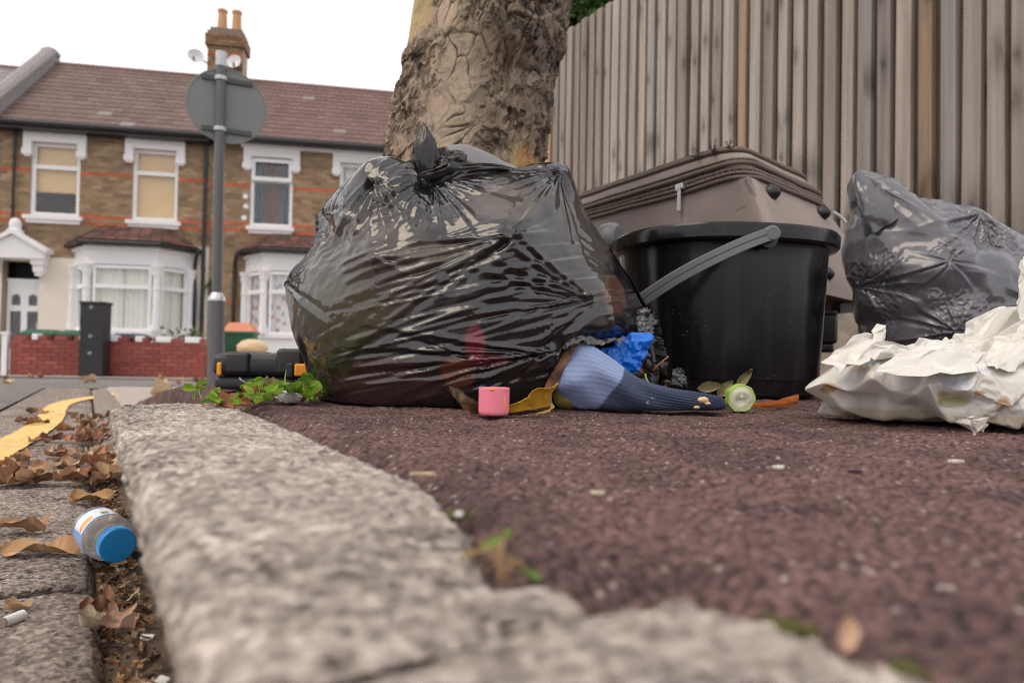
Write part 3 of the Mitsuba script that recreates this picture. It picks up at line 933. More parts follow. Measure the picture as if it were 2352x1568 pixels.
# --- the house on the right
h2 = thing('terraced_house', 'brick terraced house with bare brick ground floor, right of the sign pole', 'house')
x0, x1 = 0.24, 4.95
bayhole = (1.24, 3.3, 0.3, 1.9)
hp(h2, 'wall', slab_with_holes(x0, x1, GZ, 4.98, [W3, W4, bayhole], 0.0, 0.25), 'm_mortar')
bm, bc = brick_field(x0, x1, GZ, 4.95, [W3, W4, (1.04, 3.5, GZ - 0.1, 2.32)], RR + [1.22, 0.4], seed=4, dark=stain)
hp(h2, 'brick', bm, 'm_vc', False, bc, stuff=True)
hp(h2, 'interior', cat([box(x0 + 0.1, x1 - 0.1, 1.6, 1.65, GZ, 4.9), box(x0 + 0.1, x1 - 0.1, 0.3, 1.6, 2.4, 2.45), box(x0 + 0.1, x1 - 0.1, 0.3, 1.6, 4.9, 4.95), box(x0 + 0.05, x0 + 0.1, 0.3, 1.6, GZ, 4.9), box(x1 - 0.1, x1 - 0.05, 0.3, 1.6, GZ, 4.9)]), 'm_dark_room')
sash_window(h2, *W3, 4.07, kind='teal', drop=0.98, open_top=True, label='upper window with top sash ajar and dark curtains')
sash_window(h2, *W4, 4.07, kind='net', drop=0.5, label='upper window half hidden by the tree')
for W in (W3, W4):
    hood(h2, (W[0] + W[1]) / 2, 4.86, 0.63)
    sill(h2, W[0] - 0.06, W[1] + 0.06, 2.88)
tile_roof(h2, x0, x1, [(0.155, 0.102, 0.092), (0.15, 0.097, 0.088), (0.165, 0.108, 0.098)], 6)
hp(h2, 'gutter', tube([(x0 + 0.01, -0.38, 4.92), (x1, -0.38, 4.92)], 0.065, 10), 'm_black_paint')
hp(h2, 'fascia', box(x0, x1, -0.33, -0.0165, 4.87, 4.93), 'm_black_paint')
hp(h2, 'soffit_board', box(x0 + 0.65, x1, -0.15, -0.0165, 4.80, 4.869), 'm_white_paint')
bay(h2, 2.27, 1.22, 'white canted bay window with flowered curtains', curtain='floral')
hp(h2, 'bay_downpipe', tube(spline([(0.92, -0.2, 2.34), (0.88, -0.2, 2.25), (0.83, -0.1, 2.05), (0.82, -0.1, 1.4), (0.82, -0.1, 0.6), (0.82, -0.1, GZ)], 60), 0.045, 10), 'm_black_paint')
dish_m = lathe([(0, 0), (0.06, 0.004), (0.13, 0.02), (0.18, 0.04), (0.2, 0.052), (0.195, 0.055), (0.12, 0.022), (0, 0.006)], 28)
for i, (s, z) in enumerate([(1.0, 3.65), (1.02, 3.42), (0.98, 3.15), (0.42, 2.62)]):
    hp(h2, 'vent_plate', put(lathe([(0, -0.03), (0.05, -0.028), (0.065, -0.01), (0.065, 0), (0, 0)], 12), frame4((s, -0.014, z), (1, 0, 0), (0, 0, 1), (0, 1, 0))), 'm_white_paint')
hp(h2, 'wall_plant', put(cat([trimesh.creation.icosphere(1, 0.05).apply_translation(rng.normal(0, 0.07, 3)) for _ in range(9)]), frame4((0.33, -0.1, 1.62), (1, 0, 0), (0, 1, 0), (0, 0, 1))), 'm_moss')
mat('m_moss', (0.06, 0.08, 0.03), 0.9)

# --- chimney stack on the party wall, with pots and dishes
chs = hp(h1, 'chimney', cat([box(-0.40, 0.47, 2.0, 2.6, 6.7, 7.95)]), 'm_mortar')
bm, bc = brick_field(-0.405, 0.475, 6.9, 7.95, [], [7.72], m=1.995, seed=8, tones=[(0.26, 0.16, 0.09), (0.2, 0.12, 0.075), (0.3, 0.19, 0.12)])
hp(chs, 'brick', bm, 'm_vc', False, bc, stuff=True)
bm, bc = brick_field(-0.46, 0.53, 7.96, 8.25, [], [], m=1.94, seed=9, tones=[(0.26, 0.16, 0.09), (0.2, 0.12, 0.075)])
hp(chs, 'corbel', cat([bm, box(-0.46, 0.53, 1.942, 2.66, 7.955, 8.25)]), 'm_vc', False, np.vstack([bc, np.tile((0.2, 0.13, 0.09), (8, 1))]))
hp(chs, 'flaunching', cat([box(-0.42, 0.49, 1.99, 2.62, 8.25, 8.36), box(-0.36, 0.43, 2.03, 2.58, 8.36, 8.46)]), 'm_chim_grey')
mat('m_chim_grey', (0.22, 0.17, 0.13), 0.95)
for s in (-0.12, 0.24):
    pot = lathe([(0.15, 8.4), (0.15, 8.5), (0.125, 8.53), (0.105, 8.95), (0.125, 8.97), (0.125, 9.03), (0.095, 9.03), (0.095, 8.5)], 20)
    hp(chs, 'chimney_pot', put(pot, frame4((s, 2.28, 0), (1, 0, 0), (0, 1, 0), (0, 0, 1))), 'm_terracotta', 40)
for i, (s, z, rot) in enumerate([(-0.66, 7.56, 0.5), (0.3, 7.5, -0.3)]):
    dk = thing('satellite_dish', ['pale satellite dish on an arm left of the chimney', 'small white satellite dish right of the chimney, behind the sign'][i], 'satellite dish')
    Md_ = frame4((s, 1.85, z), (math.cos(rot), math.sin(rot), 0), (0, 0.3, 0.95), (math.sin(rot), -0.95, 0.3))
    hp(dk, 'dish', put(dish_m, Md_), 'm_dish', True)
    hp(dk, 'arm', cat([tube([(s, 1.88, z), (-0.4 if s < 0 else 0.46, 2.1, z - 0.05)], 0.02, 8), tube([(s, 1.86, z - 0.1), (s + 0.03, 1.6, z - 0.16)], 0.014, 8), tube([(s + 0.03, 1.62, z - 0.2), (s + 0.03, 1.58, z - 0.1)], 0.03, 8)]), 'm_grey_metal')
mat('m_dish', (0.6, 0.6, 0.61), 0.5)

# --- left neighbour with its party-wall parapet
h0 = thing('terraced_house', 'terraced house with grey slate roof beyond the parapet at the left edge', 'house')
hp(h0, 'wall', box(-9.0, -4.21, 0.0, 0.25, GZ, 4.98), 'm_mortar')
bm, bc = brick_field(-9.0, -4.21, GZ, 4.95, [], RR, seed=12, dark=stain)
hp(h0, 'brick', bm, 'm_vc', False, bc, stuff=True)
tile_roof(h0, -9.0, -4.36, [(0.25, 0.25, 0.25), (0.3, 0.3, 0.29), (0.22, 0.22, 0.23)], 13, z_r=7.0, z_e=4.95)
pr = Polygon([(-0.42, 4.95), (-0.42, 5.28), (2.2, 7.46), (2.4, 7.46), (5.0, 5.2), (5.0, 4.9)])
hp(h0, 'parapet', put(extrude(pr, 0.30), frame4((-4.355, 0, 0), (0, 1, 0), (0, 0, 1), (1, 0, 0))), 'm_render_grey', label='grey rendered parapet stepping up between the roofs')
hp(h0, 'coping', cat([tube([(-4.205, -0.45, 5.27), (-4.205, 2.28, 7.52)], 0.11, 10, rb=0.19), tube([(-4.205, 2.2, 7.48), (-4.205, 2.42, 7.48)], 0.13, 10, rb=0.2)]), 'm_render_grey')
hp(h0, 'gutter', tube([(-9, -0.38, 4.9), (-4.3, -0.38, 4.9)], 0.065, 8), 'm_black_paint')

# --- front garden walls
GW = -3.2


def garden_wall(label, x0, x1, z0, z1, cren, tones, seed, copings=None):
    k = thing('garden_wall', label, 'wall')
    hp(k, 'core', box(x0 + 0.01, x1 - 0.01, GW + 0.01, GW + 0.19, z0 - 0.15, z1 - 0.01), 'm_red_mortar')
    bm, bc = brick_field(x0, x1, z0, z1, [], [], m=GW + 0.012, tones=tones, seed=seed)
    hp(k, 'brick', bm, 'm_vc_satin', False, bc, stuff=True)
    if cren:
        r = np.random.default_rng(seed)
        ms = []
        x = x0 + 0.05
        while x < x1 - 0.2:
            ms.append(box(x, x + 0.21, GW - 0.005, GW + 0.2, z1 - 0.004, z1 + 0.07))
            x += 0.33
        hp(k, 'crenel_brick', cat(ms), 'm_red_brick', stuff=True)
        for s, w in copings:
            hp(k, 'white_cap', rbox(s - w, s + w, GW - 0.03, GW + 0.19, z1 - 0.01, z1 + 0.1, 0.02), 'm_white_paint', 40)
    return k


mat('m_red_mortar', (0.23, 0.062, 0.048), 0.9)
mat('m_red_brick', (0.27, 0.07, 0.055), 0.7)
garden_wall('red painted brick garden wall with white caps, before the cream bay', -2.32, 0.98, -0.48, 0.2, True, [(0.27, 0.065, 0.05), (0.25, 0.06, 0.047), (0.29, 0.08, 0.06), (0.26, 0.063, 0.05), (0.28, 0.08, 0.06)], 21,
            [(-1.92, 0.05), (-1.1, 0.1), (-0.62, 0.06), (-0.2, 0.06), (0.22, 0.13), (0.72, 0.13)])
garden_wall('low red brick garden wall right of the sign pole', 1.02, 5.2, -0.48, 0.04, False, [(0.27, 0.075, 0.06), (0.24, 0.07, 0.055), (0.3, 0.09, 0.07)], 22)
gp = thing('gate_post', 'slim white gate post at the left end of the red wall', 'post')
hp(gp, 'post', rbox(-2.46, -2.37, GW, GW + 0.09, -0.5, 0.28, 0.01), 'm_white_paint')
hp(gp, 'cap', rbox(-2.475, -2.355, GW - 0.015, GW + 0.105, 0.27, 0.32, 0.01), 'm_white_paint')
gw2 = garden_wall('dark brick wall stub left of the white gate post', -4.6, -2.56, -0.48, 0.12, False, [(0.1, 0.07, 0.065), (0.08, 0.06, 0.055)], 23)

# --- far pavement
def far_strip(m0, m1, dz, s0=-9, s1=9):
    S_, M_ = np.meshgrid(np.linspace(s0, s1, 30), np.linspace(m0, m1, 4), indexing='ij')
    q = np.stack([S_, M_, S_ * 0], -1).reshape(-1, 3) @ H[:3, :3].T + H[:3, 3]
    q[:, 2] = road_z(q[:, 1]) + dz
    return grid_mesh(q.reshape(30, 4, 3), flip=False)


fk = struct('far_kerb', trimesh.util.concatenate([far_strip(-5.03, -4.9, 0.02), put(box(-9, 9, -5.03, -4.9, -0.62, -0.455), H)]), 'm_chim_grey', 'kerb edge of the far pavement')
fp = struct('far_pavement', far_strip(-4.9, 0.0, 0.015), 'm_far_pave', 'pale grey pavement in front of the garden walls')
scene['m_far_pave'] = {'type': 'diffuse', 'reflectance': proc(lambda p, n, uv: mix((0.3, 0.285, 0.27), (0.42, 0.4, 0.38), fbm(p.x * 6, p.y * 6, 0.0, octaves=3)))}
scene['m_far_pave'] = {'type': 'twosided', 'bsdf': scene['m_far_pave']}
_taken.add('m_far_pave')

# --- black cabinet standing before the wall
cab = thing('utility_cabinet', 'tall narrow black cabinet in front of the red garden wall', 'utility cabinet')
hp(cab, 'body', rbox(-1.04, -0.655, GW - 0.42, GW - 0.06, -0.47, 0.84, 0.012), 'm_black_paint', 40)
hp(cab, 'lid', rbox(-1.06, -0.635, GW - 0.44, GW - 0.04, 0.84, 0.885, 0.012), 'm_black_paint', 40)
for z in (0.78, 0.27, -0.03):
    hp(cab, 'lock', put(lathe([(0, 0), (0.034, 0.0), (0.034, 0.012), (0.022, 0.016), (0, 0.016)], 16), frame4((-0.86, GW - 0.42, z), (1, 0, 0), (0, 0, 1), (0, -1, 0))), 'm_grey_metal')

# --- wheelie bins behind the walls
mat('m_bin_green', (0.02, 0.09, 0.05), 0.45)
mat('m_bin_blue', (0.02, 0.03, 0.045), 0.45)
mat('m_bin_orange', (0.55, 0.2, 0.11), 0.5)


def wheelie_bin(label, s, z_top, body, lid, m=-2.55, w=0.27, tilt=0.0):
    k = thing('wheelie_bin', label, 'wheelie bin', 'wheelie bins in the front gardens')
    del labels[k]['group']
    zb = -0.46
    bot = [(s - w * 0.78, m - 0.2), (s + w * 0.78, m - 0.2), (s + w * 0.78, m + 0.2), (s - w * 0.78, m + 0.2)]
    top = [(s - w, m - 0.3), (s + w, m - 0.3), (s + w, m + 0.27), (s - w, m + 0.27)]
    hp(k, 'body', trimesh.convex.convex_hull(np.array([(x, y, zb + 0.1) for x, y in bot] + [(x, y, z_top - 0.08) for x, y in top])), body)
    hp(k, 'rim', rbox(s - w - 0.03, s + w + 0.03, m - 0.34, m + 0.3, z_top - 0.1, z_top - 0.04, 0.02), body, 40)
    lidm = trimesh.convex.convex_hull(np.array([(s + a * (w + 0.02), m + b, z_top - 0.04) for a in (-1, 1) for b in (-0.33, 0.3)] + [(s + a * (w - 0.08), m + b, z_top + 0.03 + tilt) for a in (-1, 1) for b in (-0.2, 0.2)]))
    hp(k, 'lid', lidm, lid)
    for sg in (-1, 1):
        hp(k, 'wheel', put(lathe([(0, -0.025), (0.1, -0.025), (0.1, 0.025), (0, 0.025)], 20), frame4((s + sg * w * 0.7, m + 0.24, zb + 0.1), (0, 1, 0), (0, 0, 1), (1, 0, 0))), 'm_black_plastic')
    return k


wheelie_bin('green wheelie bin behind the left end of the red wall', -2.05, 0.36, 'm_bin_green', 'm_bin_green')
wheelie_bin('green wheelie bin behind the red wall, just left of the black cabinet', -1.42, 0.36, 'm_bin_green', 'm_bin_green')
wheelie_bin('dark blue lidded wheelie bin behind the red wall, right of the cabinet', -0.54, 0.32, 'm_bin_blue', 'm_bin_blue')
wheelie_bin('green wheelie bin with an orange lid, right of the sign pole', 1.46, 0.48, 'm_bin_green', 'm_bin_orange', tilt=0.1)
v, f = trimesh.creation.icosphere(subdivisions=4).vertices, trimesh.creation.icosphere(subdivisions=4).faces
v = np.array(v) * [0.3, 0.2, 0.17]
v *= (1 + 0.15 * fb(v, 5))[:, None]
sk = trimesh.Trimesh(v, f)
single('sack', put(put(sk, frame4((1.75, -2.95, 0.12), (1, 0, 0), (0, 1, 0), (0, 0, 1))), H), 'm_sack', 'pale yellow filled sack on the low wall, below the orange lid', 'sack', smooth=True)
mat('m_sack', (0.6, 0.45, 0.28), 0.8)


def leaf_mesh(L, W, curl=0.3, bend=0.3, lobes=0.0, nu=14, nv=7, seed=0, wav=0.08, fold=0.2):
    """A thin leaf along +x, face up."""
    r = np.random.default_rng(seed)
    u = np.linspace(0, 1, nu)
    w = np.sin(np.pi * np.clip(u, 0.0, 1) ** 0.8) ** 0.8 * (1 + lobes * np.sin(u * 4.5 * np.pi + r.uniform(0, 6)))
    w = np.maximum(w, 0.03)
    s = np.linspace(-1, 1, nv)
    U, S = np.meshgrid(u, s, indexing='ij')
    x = (U - 0.5) * L
    y = S * w[:, None] * W / 2 * (1 + 0.05 * r.standard_normal((nu, 1)) * (lobes > 0))
    z = fold * np.abs(y) + bend * L * ((U - 0.4) ** 2) + curl * W * np.abs(S) ** 2.2 * 0.5 * (0.4 + 0.9 * np.sin(U * 2.6 + seed % 5) ** 2)
    ph = r.uniform(0, 6, 3)
    z += wav * W * (np.sin(9 * U + ph[0] + 2 * S) * np.abs(S) + 0.5 * np.sin(5 * U * S + ph[1]))
    return grid_mesh(np.stack([x, y, z], -1)), U.ravel(), S.ravel()


def euler(a, b, c):
    return trimesh.transformations.euler_matrix(a, b, c, 'sxyz')


# --- plants in front of the bay
pl = thing('garden_plant', 'thin leafy plant in front of the cream bay, behind the white caps', 'plant')
for i in range(5):
    s, hgt = 0.05 + 0.12 * i, rng.uniform(0.35, 0.75)
    hp(pl, 'stem', tube(spline([(s, -2.4, -0.45), (s + 0.03, -2.38, 0.0), (s + rng.uniform(-0.12, 0.1), -2.42, hgt - 0.25)], 8), 0.006, 5), 'm_stem')
lv = []
for i in range(110):
    lm, _, _ = leaf_mesh(0.09, 0.05, nu=5, nv=3, seed=i)
    lm.apply_transform(euler(*rng.uniform(-1.2, 1.2, 2), rng.uniform(0, 6)))
    lm.apply_translation((rng.uniform(-0.1, 0.75), -2.4 + rng.normal(0, 0.08), rng.uniform(0.1, 0.5)))
    lv.append(lm)
hp(pl, 'foliage', cat(lv), 'm_leaf_dull', stuff=True)
mat('m_stem', (0.2, 0.14, 0.08), 0.8)
mat('m_leaf_dull', (0.12, 0.16, 0.06), 0.7)

# ------------------------------------------------------------------ sign pole
sg = thing('road_sign', 'round road sign seen from behind on a grey steel pole', 'road sign')
base, topp = at(494, 905, 5.5), at(508.5, 122, 5.5)
top_u = (topp - base) / np.linalg.norm(topp - base)
Ln = np.linalg.norm(topp - base)
P0 = base - top_u * 0.3
mid = base + top_u * 0.78
part(sg, 'pole', tube([mid, topp], 0.038, 24), 'm_pole_grey', 40)
part(sg, 'pole_base', tube([P0, base + top_u * 0.74], 0.062, 24), 'm_pole_grey', 40)
part(sg, 'collar', tube([base + top_u * 0.735, base + top_u * 0.755, base + top_u * 0.79, base + top_u * 0.80], [0.066, 0.066, 0.045, 0.04], 24), 'm_bright_metal', 40)
part(sg, 'pole_cap', tube([topp - top_u * 0.11, topp + top_u * 0.005], 0.0415, 20), 'm_galv', 40)
mat('m_galv', (0.5, 0.52, 0.55), 0.4, 0.5, 0.3)
cs_ = at(523, 240, 5.5)
dv = -np.array([cs_[0], cs_[1], 0]) / np.hypot(cs_[0], cs_[1])
dv = dv @ rotz(0.06)[:3, :3].T
sx = np.array([-dv[1], dv[0], 0])
R_ = 0.30
Ms = frame4(cs_ - dv * 0.055, sx, top_u, dv)
part(sg, 'plate', put(lathe([(0, 0), (R_, 0), (R_ + 0.003, 0.004), (R_, 0.008), (R_ - 0.008, 0.008), (R_ - 0.01, 0.003), (0, 0.003)], 64), Ms), 'm_sign_back', 40)
mat('m_sign_back', (0.19, 0.2, 0.2), 0.55, 0.4)
for z, hw in ((0.205, 0.19), (-0.2, 0.185)):
    part(sg, 'rail', put(box(-hw, hw, z - 0.018, z + 0.018, 0.0035, 0.022), Ms), 'm_rail')
    q = cs_ + top_u * z
    on_pole = base + top_u * ((q - base) @ top_u)
    part(sg, 'clamp', tube([on_pole - top_u * 0.015, on_pole + top_u * 0.015], 0.047, 20), 'm_galv', 40)
mat('m_rail', (0.06, 0.065, 0.065), 0.6)

# ------------------------------------------------------------------ fence of overlapping boards along the pavement
fen = thing('timber_fence', 'tall weathered timber fence of overlapping vertical boards', 'fence')
NF = 2.735
WOOD = [(0.36, 0.32, 0.285), (0.34, 0.30, 0.27), (0.40, 0.345, 0.305), (0.31, 0.27, 0.235), (0.36, 0.33, 0.305)]


def wood_h(p, n, uv):
    s = p.x * (-0.519) + p.y * 0.8547
    return mi.Float(0.0009) * fbm(s * 260 + 0.5 * fbm(p.x * 9, p.y * 9, p.z * 3), p.z * 3.0, 0.0, octaves=3)


bumped('m_board', wood_h, 1.0, 0.85, 0.2, eps=1e-3)


def fence_board(i, t_, wdt, n_front, n_back, zb, zt, tone=None, shade=1.0):
    r = np.random.default_rng(500 + i)
    nz, nw = 60, 6
    ss, zz = np.linspace(0, 1, nw), np.linspace(zb, zt, nz)
    S_, Z_ = np.meshgrid(ss, zz, indexing='ij')
    wob = r.uniform(-0.003, 0.003) + 0.002 * np.sin(zz * 2.3 + r.uniform(0, 6))
    tt_ = t_ + S_ * wdt + 0.0012 * np.sin(Z_ * 3 + r.uniform(0, 6))
    nn_ = n_front + wob[None] + 0.003 * (2 * S_ - 1) ** 4 + r.uniform(-0.003, 0.003) * (S_ - 0.5)
    front, back = tn(tt_, nn_), tn(tt_, np.full_like(tt_, n_back))
    front[..., 2] = Z_
    back[..., 2] = Z_
    m_ = grid_mesh(np.concatenate([front, back[::-1]], 0), wrap_u=True)
    fc, K_ = [], 2 * nw
    for row in (0, nz - 1):
        for a in range(nw - 1):
            q0, q1, q2, q3 = a * nz + row, (a + 1) * nz + row, (K_ - 2 - a) * nz + row, (K_ - 1 - a) * nz + row
            fc += [[q0, q1, q2], [q0, q2, q3]]
    m_ = trimesh.Trimesh(m_.vertices, np.vstack([m_.faces, fc]), process=False)
    base_c = np.array(tone if tone is not None else WOOD[r.integers(len(WOOD))]) * r.uniform(0.74, 1.18) * shade
    v = m_.vertices
    tloc = v[:, 0] * KT[0] + v[:, 1] * KT[1]
    q = np.c_[tloc * 30 + i * 7.3, v[:, 2] * 1.6, tloc * 0]
    c = np.tile(base_c, (len(v), 1)) * (0.62 + 0.75 * meshkit.fbm(q * [3, 1, 1], 4, i)[:, None])
    for _ in range(r.integers(0, 5)):
        kz, ks = r.uniform(0.5, 2.2), t_ + r.uniform(0.01, wdt)
        c *= (1 - 0.65 * np.exp(-np.hypot((tloc - ks) / 0.012, (v[:, 2] - kz) / 0.024) ** 2))[:, None]
        c *= (1 - 0.25 * np.exp(-(np.hypot((tloc - ks) / 0.02, (v[:, 2] - kz) / 0.09)) ** 2))[:, None]
    if r.random() < 0.4:
        c *= (1 - 0.5 * np.exp(-(((v[:, 2] - r.uniform(0.5, 1.3)) / 0.08) ** 2)) * sst(0.3, 0.6, meshkit.fbm(q * [1, 4, 1], 3, i)))[:, None]
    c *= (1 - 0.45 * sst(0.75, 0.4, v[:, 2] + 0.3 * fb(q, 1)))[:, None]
    k = key_for('board', fen)
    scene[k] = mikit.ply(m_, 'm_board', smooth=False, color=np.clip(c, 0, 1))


t_, i = 0.86, 0
while t_ < 5.05:
    r = np.random.default_rng(900 + i)
    pitch = 0.08 + r.uniform(-0.004, 0.004)
    tone = (0.40, 0.29, 0.205) if i in (7, 18, 39) else (0.31, 0.285, 0.265) if i in (6, 17, 38) else None
    fence_board(i, t_, pitch * (0.68 + r.uniform(-0.09, 0.1)), NF - 0.042, NF - 0.008, 0.3, 2.26 + r.uniform(-0.006, 0.006), tone)
    t_ += pitch
    i += 1
t_ = 0.85
while t_ < 5.05:
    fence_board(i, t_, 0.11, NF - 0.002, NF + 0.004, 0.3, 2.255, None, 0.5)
    t_ += 0.1115
    i += 1
mat('m_concrete', (0.36, 0.33, 0.29), 0.9)


def fbox(t0, t1, n0, n1, z0, z1):
    c = box(t0, t1, n0, n1, z0, z1)
    M = frame4((0, 0, 0), (KT[0], KT[1], 0), (KN[0], KN[1], 0), (0, 0, 1))
    return put(c, M)


for a in np.arange(0.86, 5.0, 1.4):
    P_, Z_ = np.meshgrid(np.linspace(a + 0.01, min(a + 1.39, 5.05), 90), np.linspace(-0.05, 0.315, 40), indexing='ij')
    q = tn(P_, np.full_like(P_, NF - 0.03))
    q[..., 2] = Z_
    q = q + 0.004 * fb(q, 18)[..., None] * np.array([KN[0], KN[1], 0])
    m_ = grid_mesh(q, flip=True)
    c = lerp3((0.2, 0.16, 0.12), (0.42, 0.37, 0.32), np.clip(0.5 + 0.9 * fb(m_.vertices, 14, 4), 0, 1))
    m2 = fbox(a + 0.01, min(a + 1.39, 5.05), NF - 0.027, NF + 0.02, -0.05, 0.312)
    part(fen, 'gravel_board', cat([m_, m2]), 'm_vc', False, np.vstack([c, np.tile((0.36, 0.32, 0.28), (8, 1))]))
for a in np.arange(0.86, 5.1, 1.4):
    part(fen, 'post', fbox(a - 0.05, a + 0.05, NF + 0.022, NF + 0.12, -0.1, 2.3), 'm_concrete')
for z in (0.55, 1.25, 1.95):
    part(fen, 'rail', fbox(0.86, 5.05, NF + 0.008, NF + 0.021, z, z + 0.07), 'm_wood_rail')
mat('m_wood_rail', (0.2, 0.15, 0.11), 0.9)
q = at(2072, 212, 2.55)
nb = thing('wall_screw', 'bright round screw head on a grey fence board', 'screw')
q = tn(q[0] * KT[0] + q[1] * KT[1], NF - 0.03, q[2])
part(nb, 'head', put(lathe([(0, 0.005), (0.006, 0.004), (0.009, 0), (0, -0.006)], 14), frame4(q, (KT[0], KT[1], 0), (0, 0, 1), (-KN[0], -KN[1], 0))), 'm_bright_metal', True)

# ------------------------------------------------------------------ tree behind the fence
lt = thing('leafy_tree', 'green leafy tree crown showing over the top of the fence', 'tree')
part(lt, 'trunk', tube(spline([(1.5, 7.6, -0.2), (1.45, 7.5, 1.8), (1.3, 7.5, 3.6)], 12), np.linspace(0.13, 0.06, 12), 10), 'm_stem', 40)
for a in range(5):
    e = np.array([1.3, 7.5, 3.4]) + np.array([math.cos(a * 1.25) * 0.9, math.sin(a * 1.25) * 0.9, 0.6])
    part(lt, 'limb', tube(spline([(1.4, 7.5, 2.6), (np.array([1.35, 7.5, 3.0]) + e) / 2, e], 8), np.linspace(0.05, 0.015, 8), 6), 'm_stem')
lm0, _, _ = leaf_mesh(0.13, 0.09, nu=4, nv=3, seed=3)
N = 5200
ctr = rng.normal(0, 1, (26, 3))
ctr = ctr / np.linalg.norm(ctr, axis=1, keepdims=True) * rng.uniform(0.3, 1.0, (26, 1)) ** 0.5 * [1.25, 1.1, 0.9] + [1.35, 7.5, 3.75]
which = rng.integers(0, 26, N)
pos = ctr[which] + rng.normal(0, 0.2, (N, 3))
qs = rng.normal(size=(N, 4))
qs /= np.linalg.norm(qs, axis=1, keepdims=True)
w_, a_, b_, c_ = qs.T
RM = np.stack([1 - 2 * (b_ * b_ + c_ * c_), 2 * (a_ * b_ - c_ * w_), 2 * (a_ * c_ + b_ * w_), 2 * (a_ * b_ + c_ * w_), 1 - 2 * (a_ * a_ + c_ * c_), 2 * (b_ * c_ - a_ * w_), 2 * (a_ * c_ - b_ * w_), 2 * (b_ * c_ + a_ * w_), 1 - 2 * (a_ * a_ + b_ * b_)], -1).reshape(N, 3, 3)
V = np.einsum('nij,kj->nki', RM, np.array(lm0.vertices)) + pos[:, None]
F = (np.arange(N)[:, None, None] * len(lm0.vertices) + lm0.faces[None]).reshape(-1, 3)
lc = np.repeat(np.array([(0.05, 0.09, 0.02), (0.07, 0.13, 0.03), (0.035, 0.07, 0.02)])[rng.integers(0, 3, N)], len(lm0.vertices), 0)
part(lt, 'crown', trimesh.Trimesh(V.reshape(-1, 3), F, process=False), 'm_vc', False, lc, stuff=True)

# ------------------------------------------------------------------ the plane tree
tr = thing('plane_tree', 'thick tree trunk with flaking brown and tan bark beside the bin bag', 'tree')


def trunk(z, th):
    """centre and radius of the trunk at height z and angle th"""
    cx = np.interp(z, [0, 0.49, 0.865, 2, 3.4], [-0.13, -0.116, -0.058, 0.06, 0.16])
    r = np.interp(z, [-0.1, 0.0, 0.15, 0.3, 0.49, 0.7, 0.87, 1.4, 3.4], [0.29, 0.255, 0.215, 0.19, 0.176, 0.171, 0.175, 0.17, 0.14])
    r = r * (1 + 0.05 * np.sin(3 * th + 1.2) * np.exp(-z / 0.4) + 0.025 * np.sin(2 * th + 4 * z) + 0.02 * np.sin(5 * th - 3 * z + 1))
    return cx, r


zv = np.concatenate([np.linspace(-0.12, 0.22, 40)[:-1], np.linspace(0.22, 1.0, 430), np.linspace(1.0, 3.4, 90)[1:]])
thv = np.linspace(0, 2 * np.pi, 760, endpoint=False)
Z_, TH = np.meshgrid(zv, thv, indexing='ij')
cx, r = trunk(Z_, TH)
th = TH + np.pi / 2                                    # seam at the back
u_ = np.sin(TH + np.pi)                                # -1..1 across the front, left to right
dirx, diry = np.cos(th), np.sin(th)
arc = TH * 0.175
nx = np.stack([arc * 1.0, Z_, Z_ * 0], -1)
wx = fb(nx * [1, 1, 1], 9, 3, 1) * 0.05
wy = fb(nx * [1, 1, 1], 9, 3, 2) * 0.05
f1, f2, w = vor((arc + wx) * 30, (Z_ + wy) * 15, 1)
crack = 1 - sst(0.015, 0.10, f2 - f1)
f1c, f2c, wc = vor((arc + wx * 0.7) * 75, (Z_ + wy) * 46, 2)
crack2 = 1 - sst(0.03, 0.22, f2c - f1c)
q_ = dirx                                               # left -1, right +1 across the visible side
fr = diry < 0.3
qn = np.stack([dirx * 0.175, diry * 0.175, Z_], -1)
big = fb(qn, 7, 3, 9)
smooth_z = np.exp(-(((q_ + 0.1 + 0.2 * big) / 0.30) ** 2)) * sst(0.74, 0.66, Z_ + 0.06 * big) * sst(0.2, 0.36, Z_)
smooth_z += 0.9 * np.exp(-(((q_ + 0.45 + 0.1 * big) / 0.22) ** 2) - (((Z_ - 0.755 + 0.03 * big) / 0.05) ** 2))
smooth_z = np.clip(smooth_z * 1.4, 0, 1)
yel = sst(-0.62, -0.78, q_ + 0.12 * big) * sst(0.70, 0.76, Z_ + 0.05 * big) * (diry < 0.25)
yel = np.maximum(yel, np.exp(-(((q_ - 0.72) / 0.16) ** 2) - (((Z_ - 0.47) / 0.045) ** 2)) * (diry < 0))
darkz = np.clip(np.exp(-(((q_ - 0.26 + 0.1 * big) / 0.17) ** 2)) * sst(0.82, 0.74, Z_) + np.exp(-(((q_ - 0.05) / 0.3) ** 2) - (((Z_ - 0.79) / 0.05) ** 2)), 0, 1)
rough = np.clip(1 - smooth_z - yel, 0, 1)
crk = np.clip(sst(-0.35, 0.1, fb(qn, 14, 3, 21)), 0, 1)
qb = qn + 0.012 * np.stack([fb(qn, 30, 2, 51), fb(qn, 30, 2, 52), fb(qn, 30, 2, 53)], -1)
lev = meshkit.fbm(qb * [1, 1, 0.5] * 34, 3, 41) * 12
kf = np.floor(lev)
fr_ = lev - kf
lip = sst(0.0, 0.10, fr_)                                  # plates of bark end in crisp steps
plate = kf + lip
hsh = np.mod(np.sin(kf * 12.9898 + np.floor(meshkit.fbm(qb * 9, 2, 43) * 7) * 4.1) * 43758.5453, 1.0)
fis = np.clip(1 - np.abs(fb(qb * [1, 1, 0.28], 34, 3, 44)) * 7, 0, 1) ** 1.5 * sst(-0.1, 0.3, fb(qn, 10, 2, 45) + 0.35 * np.abs(q_))
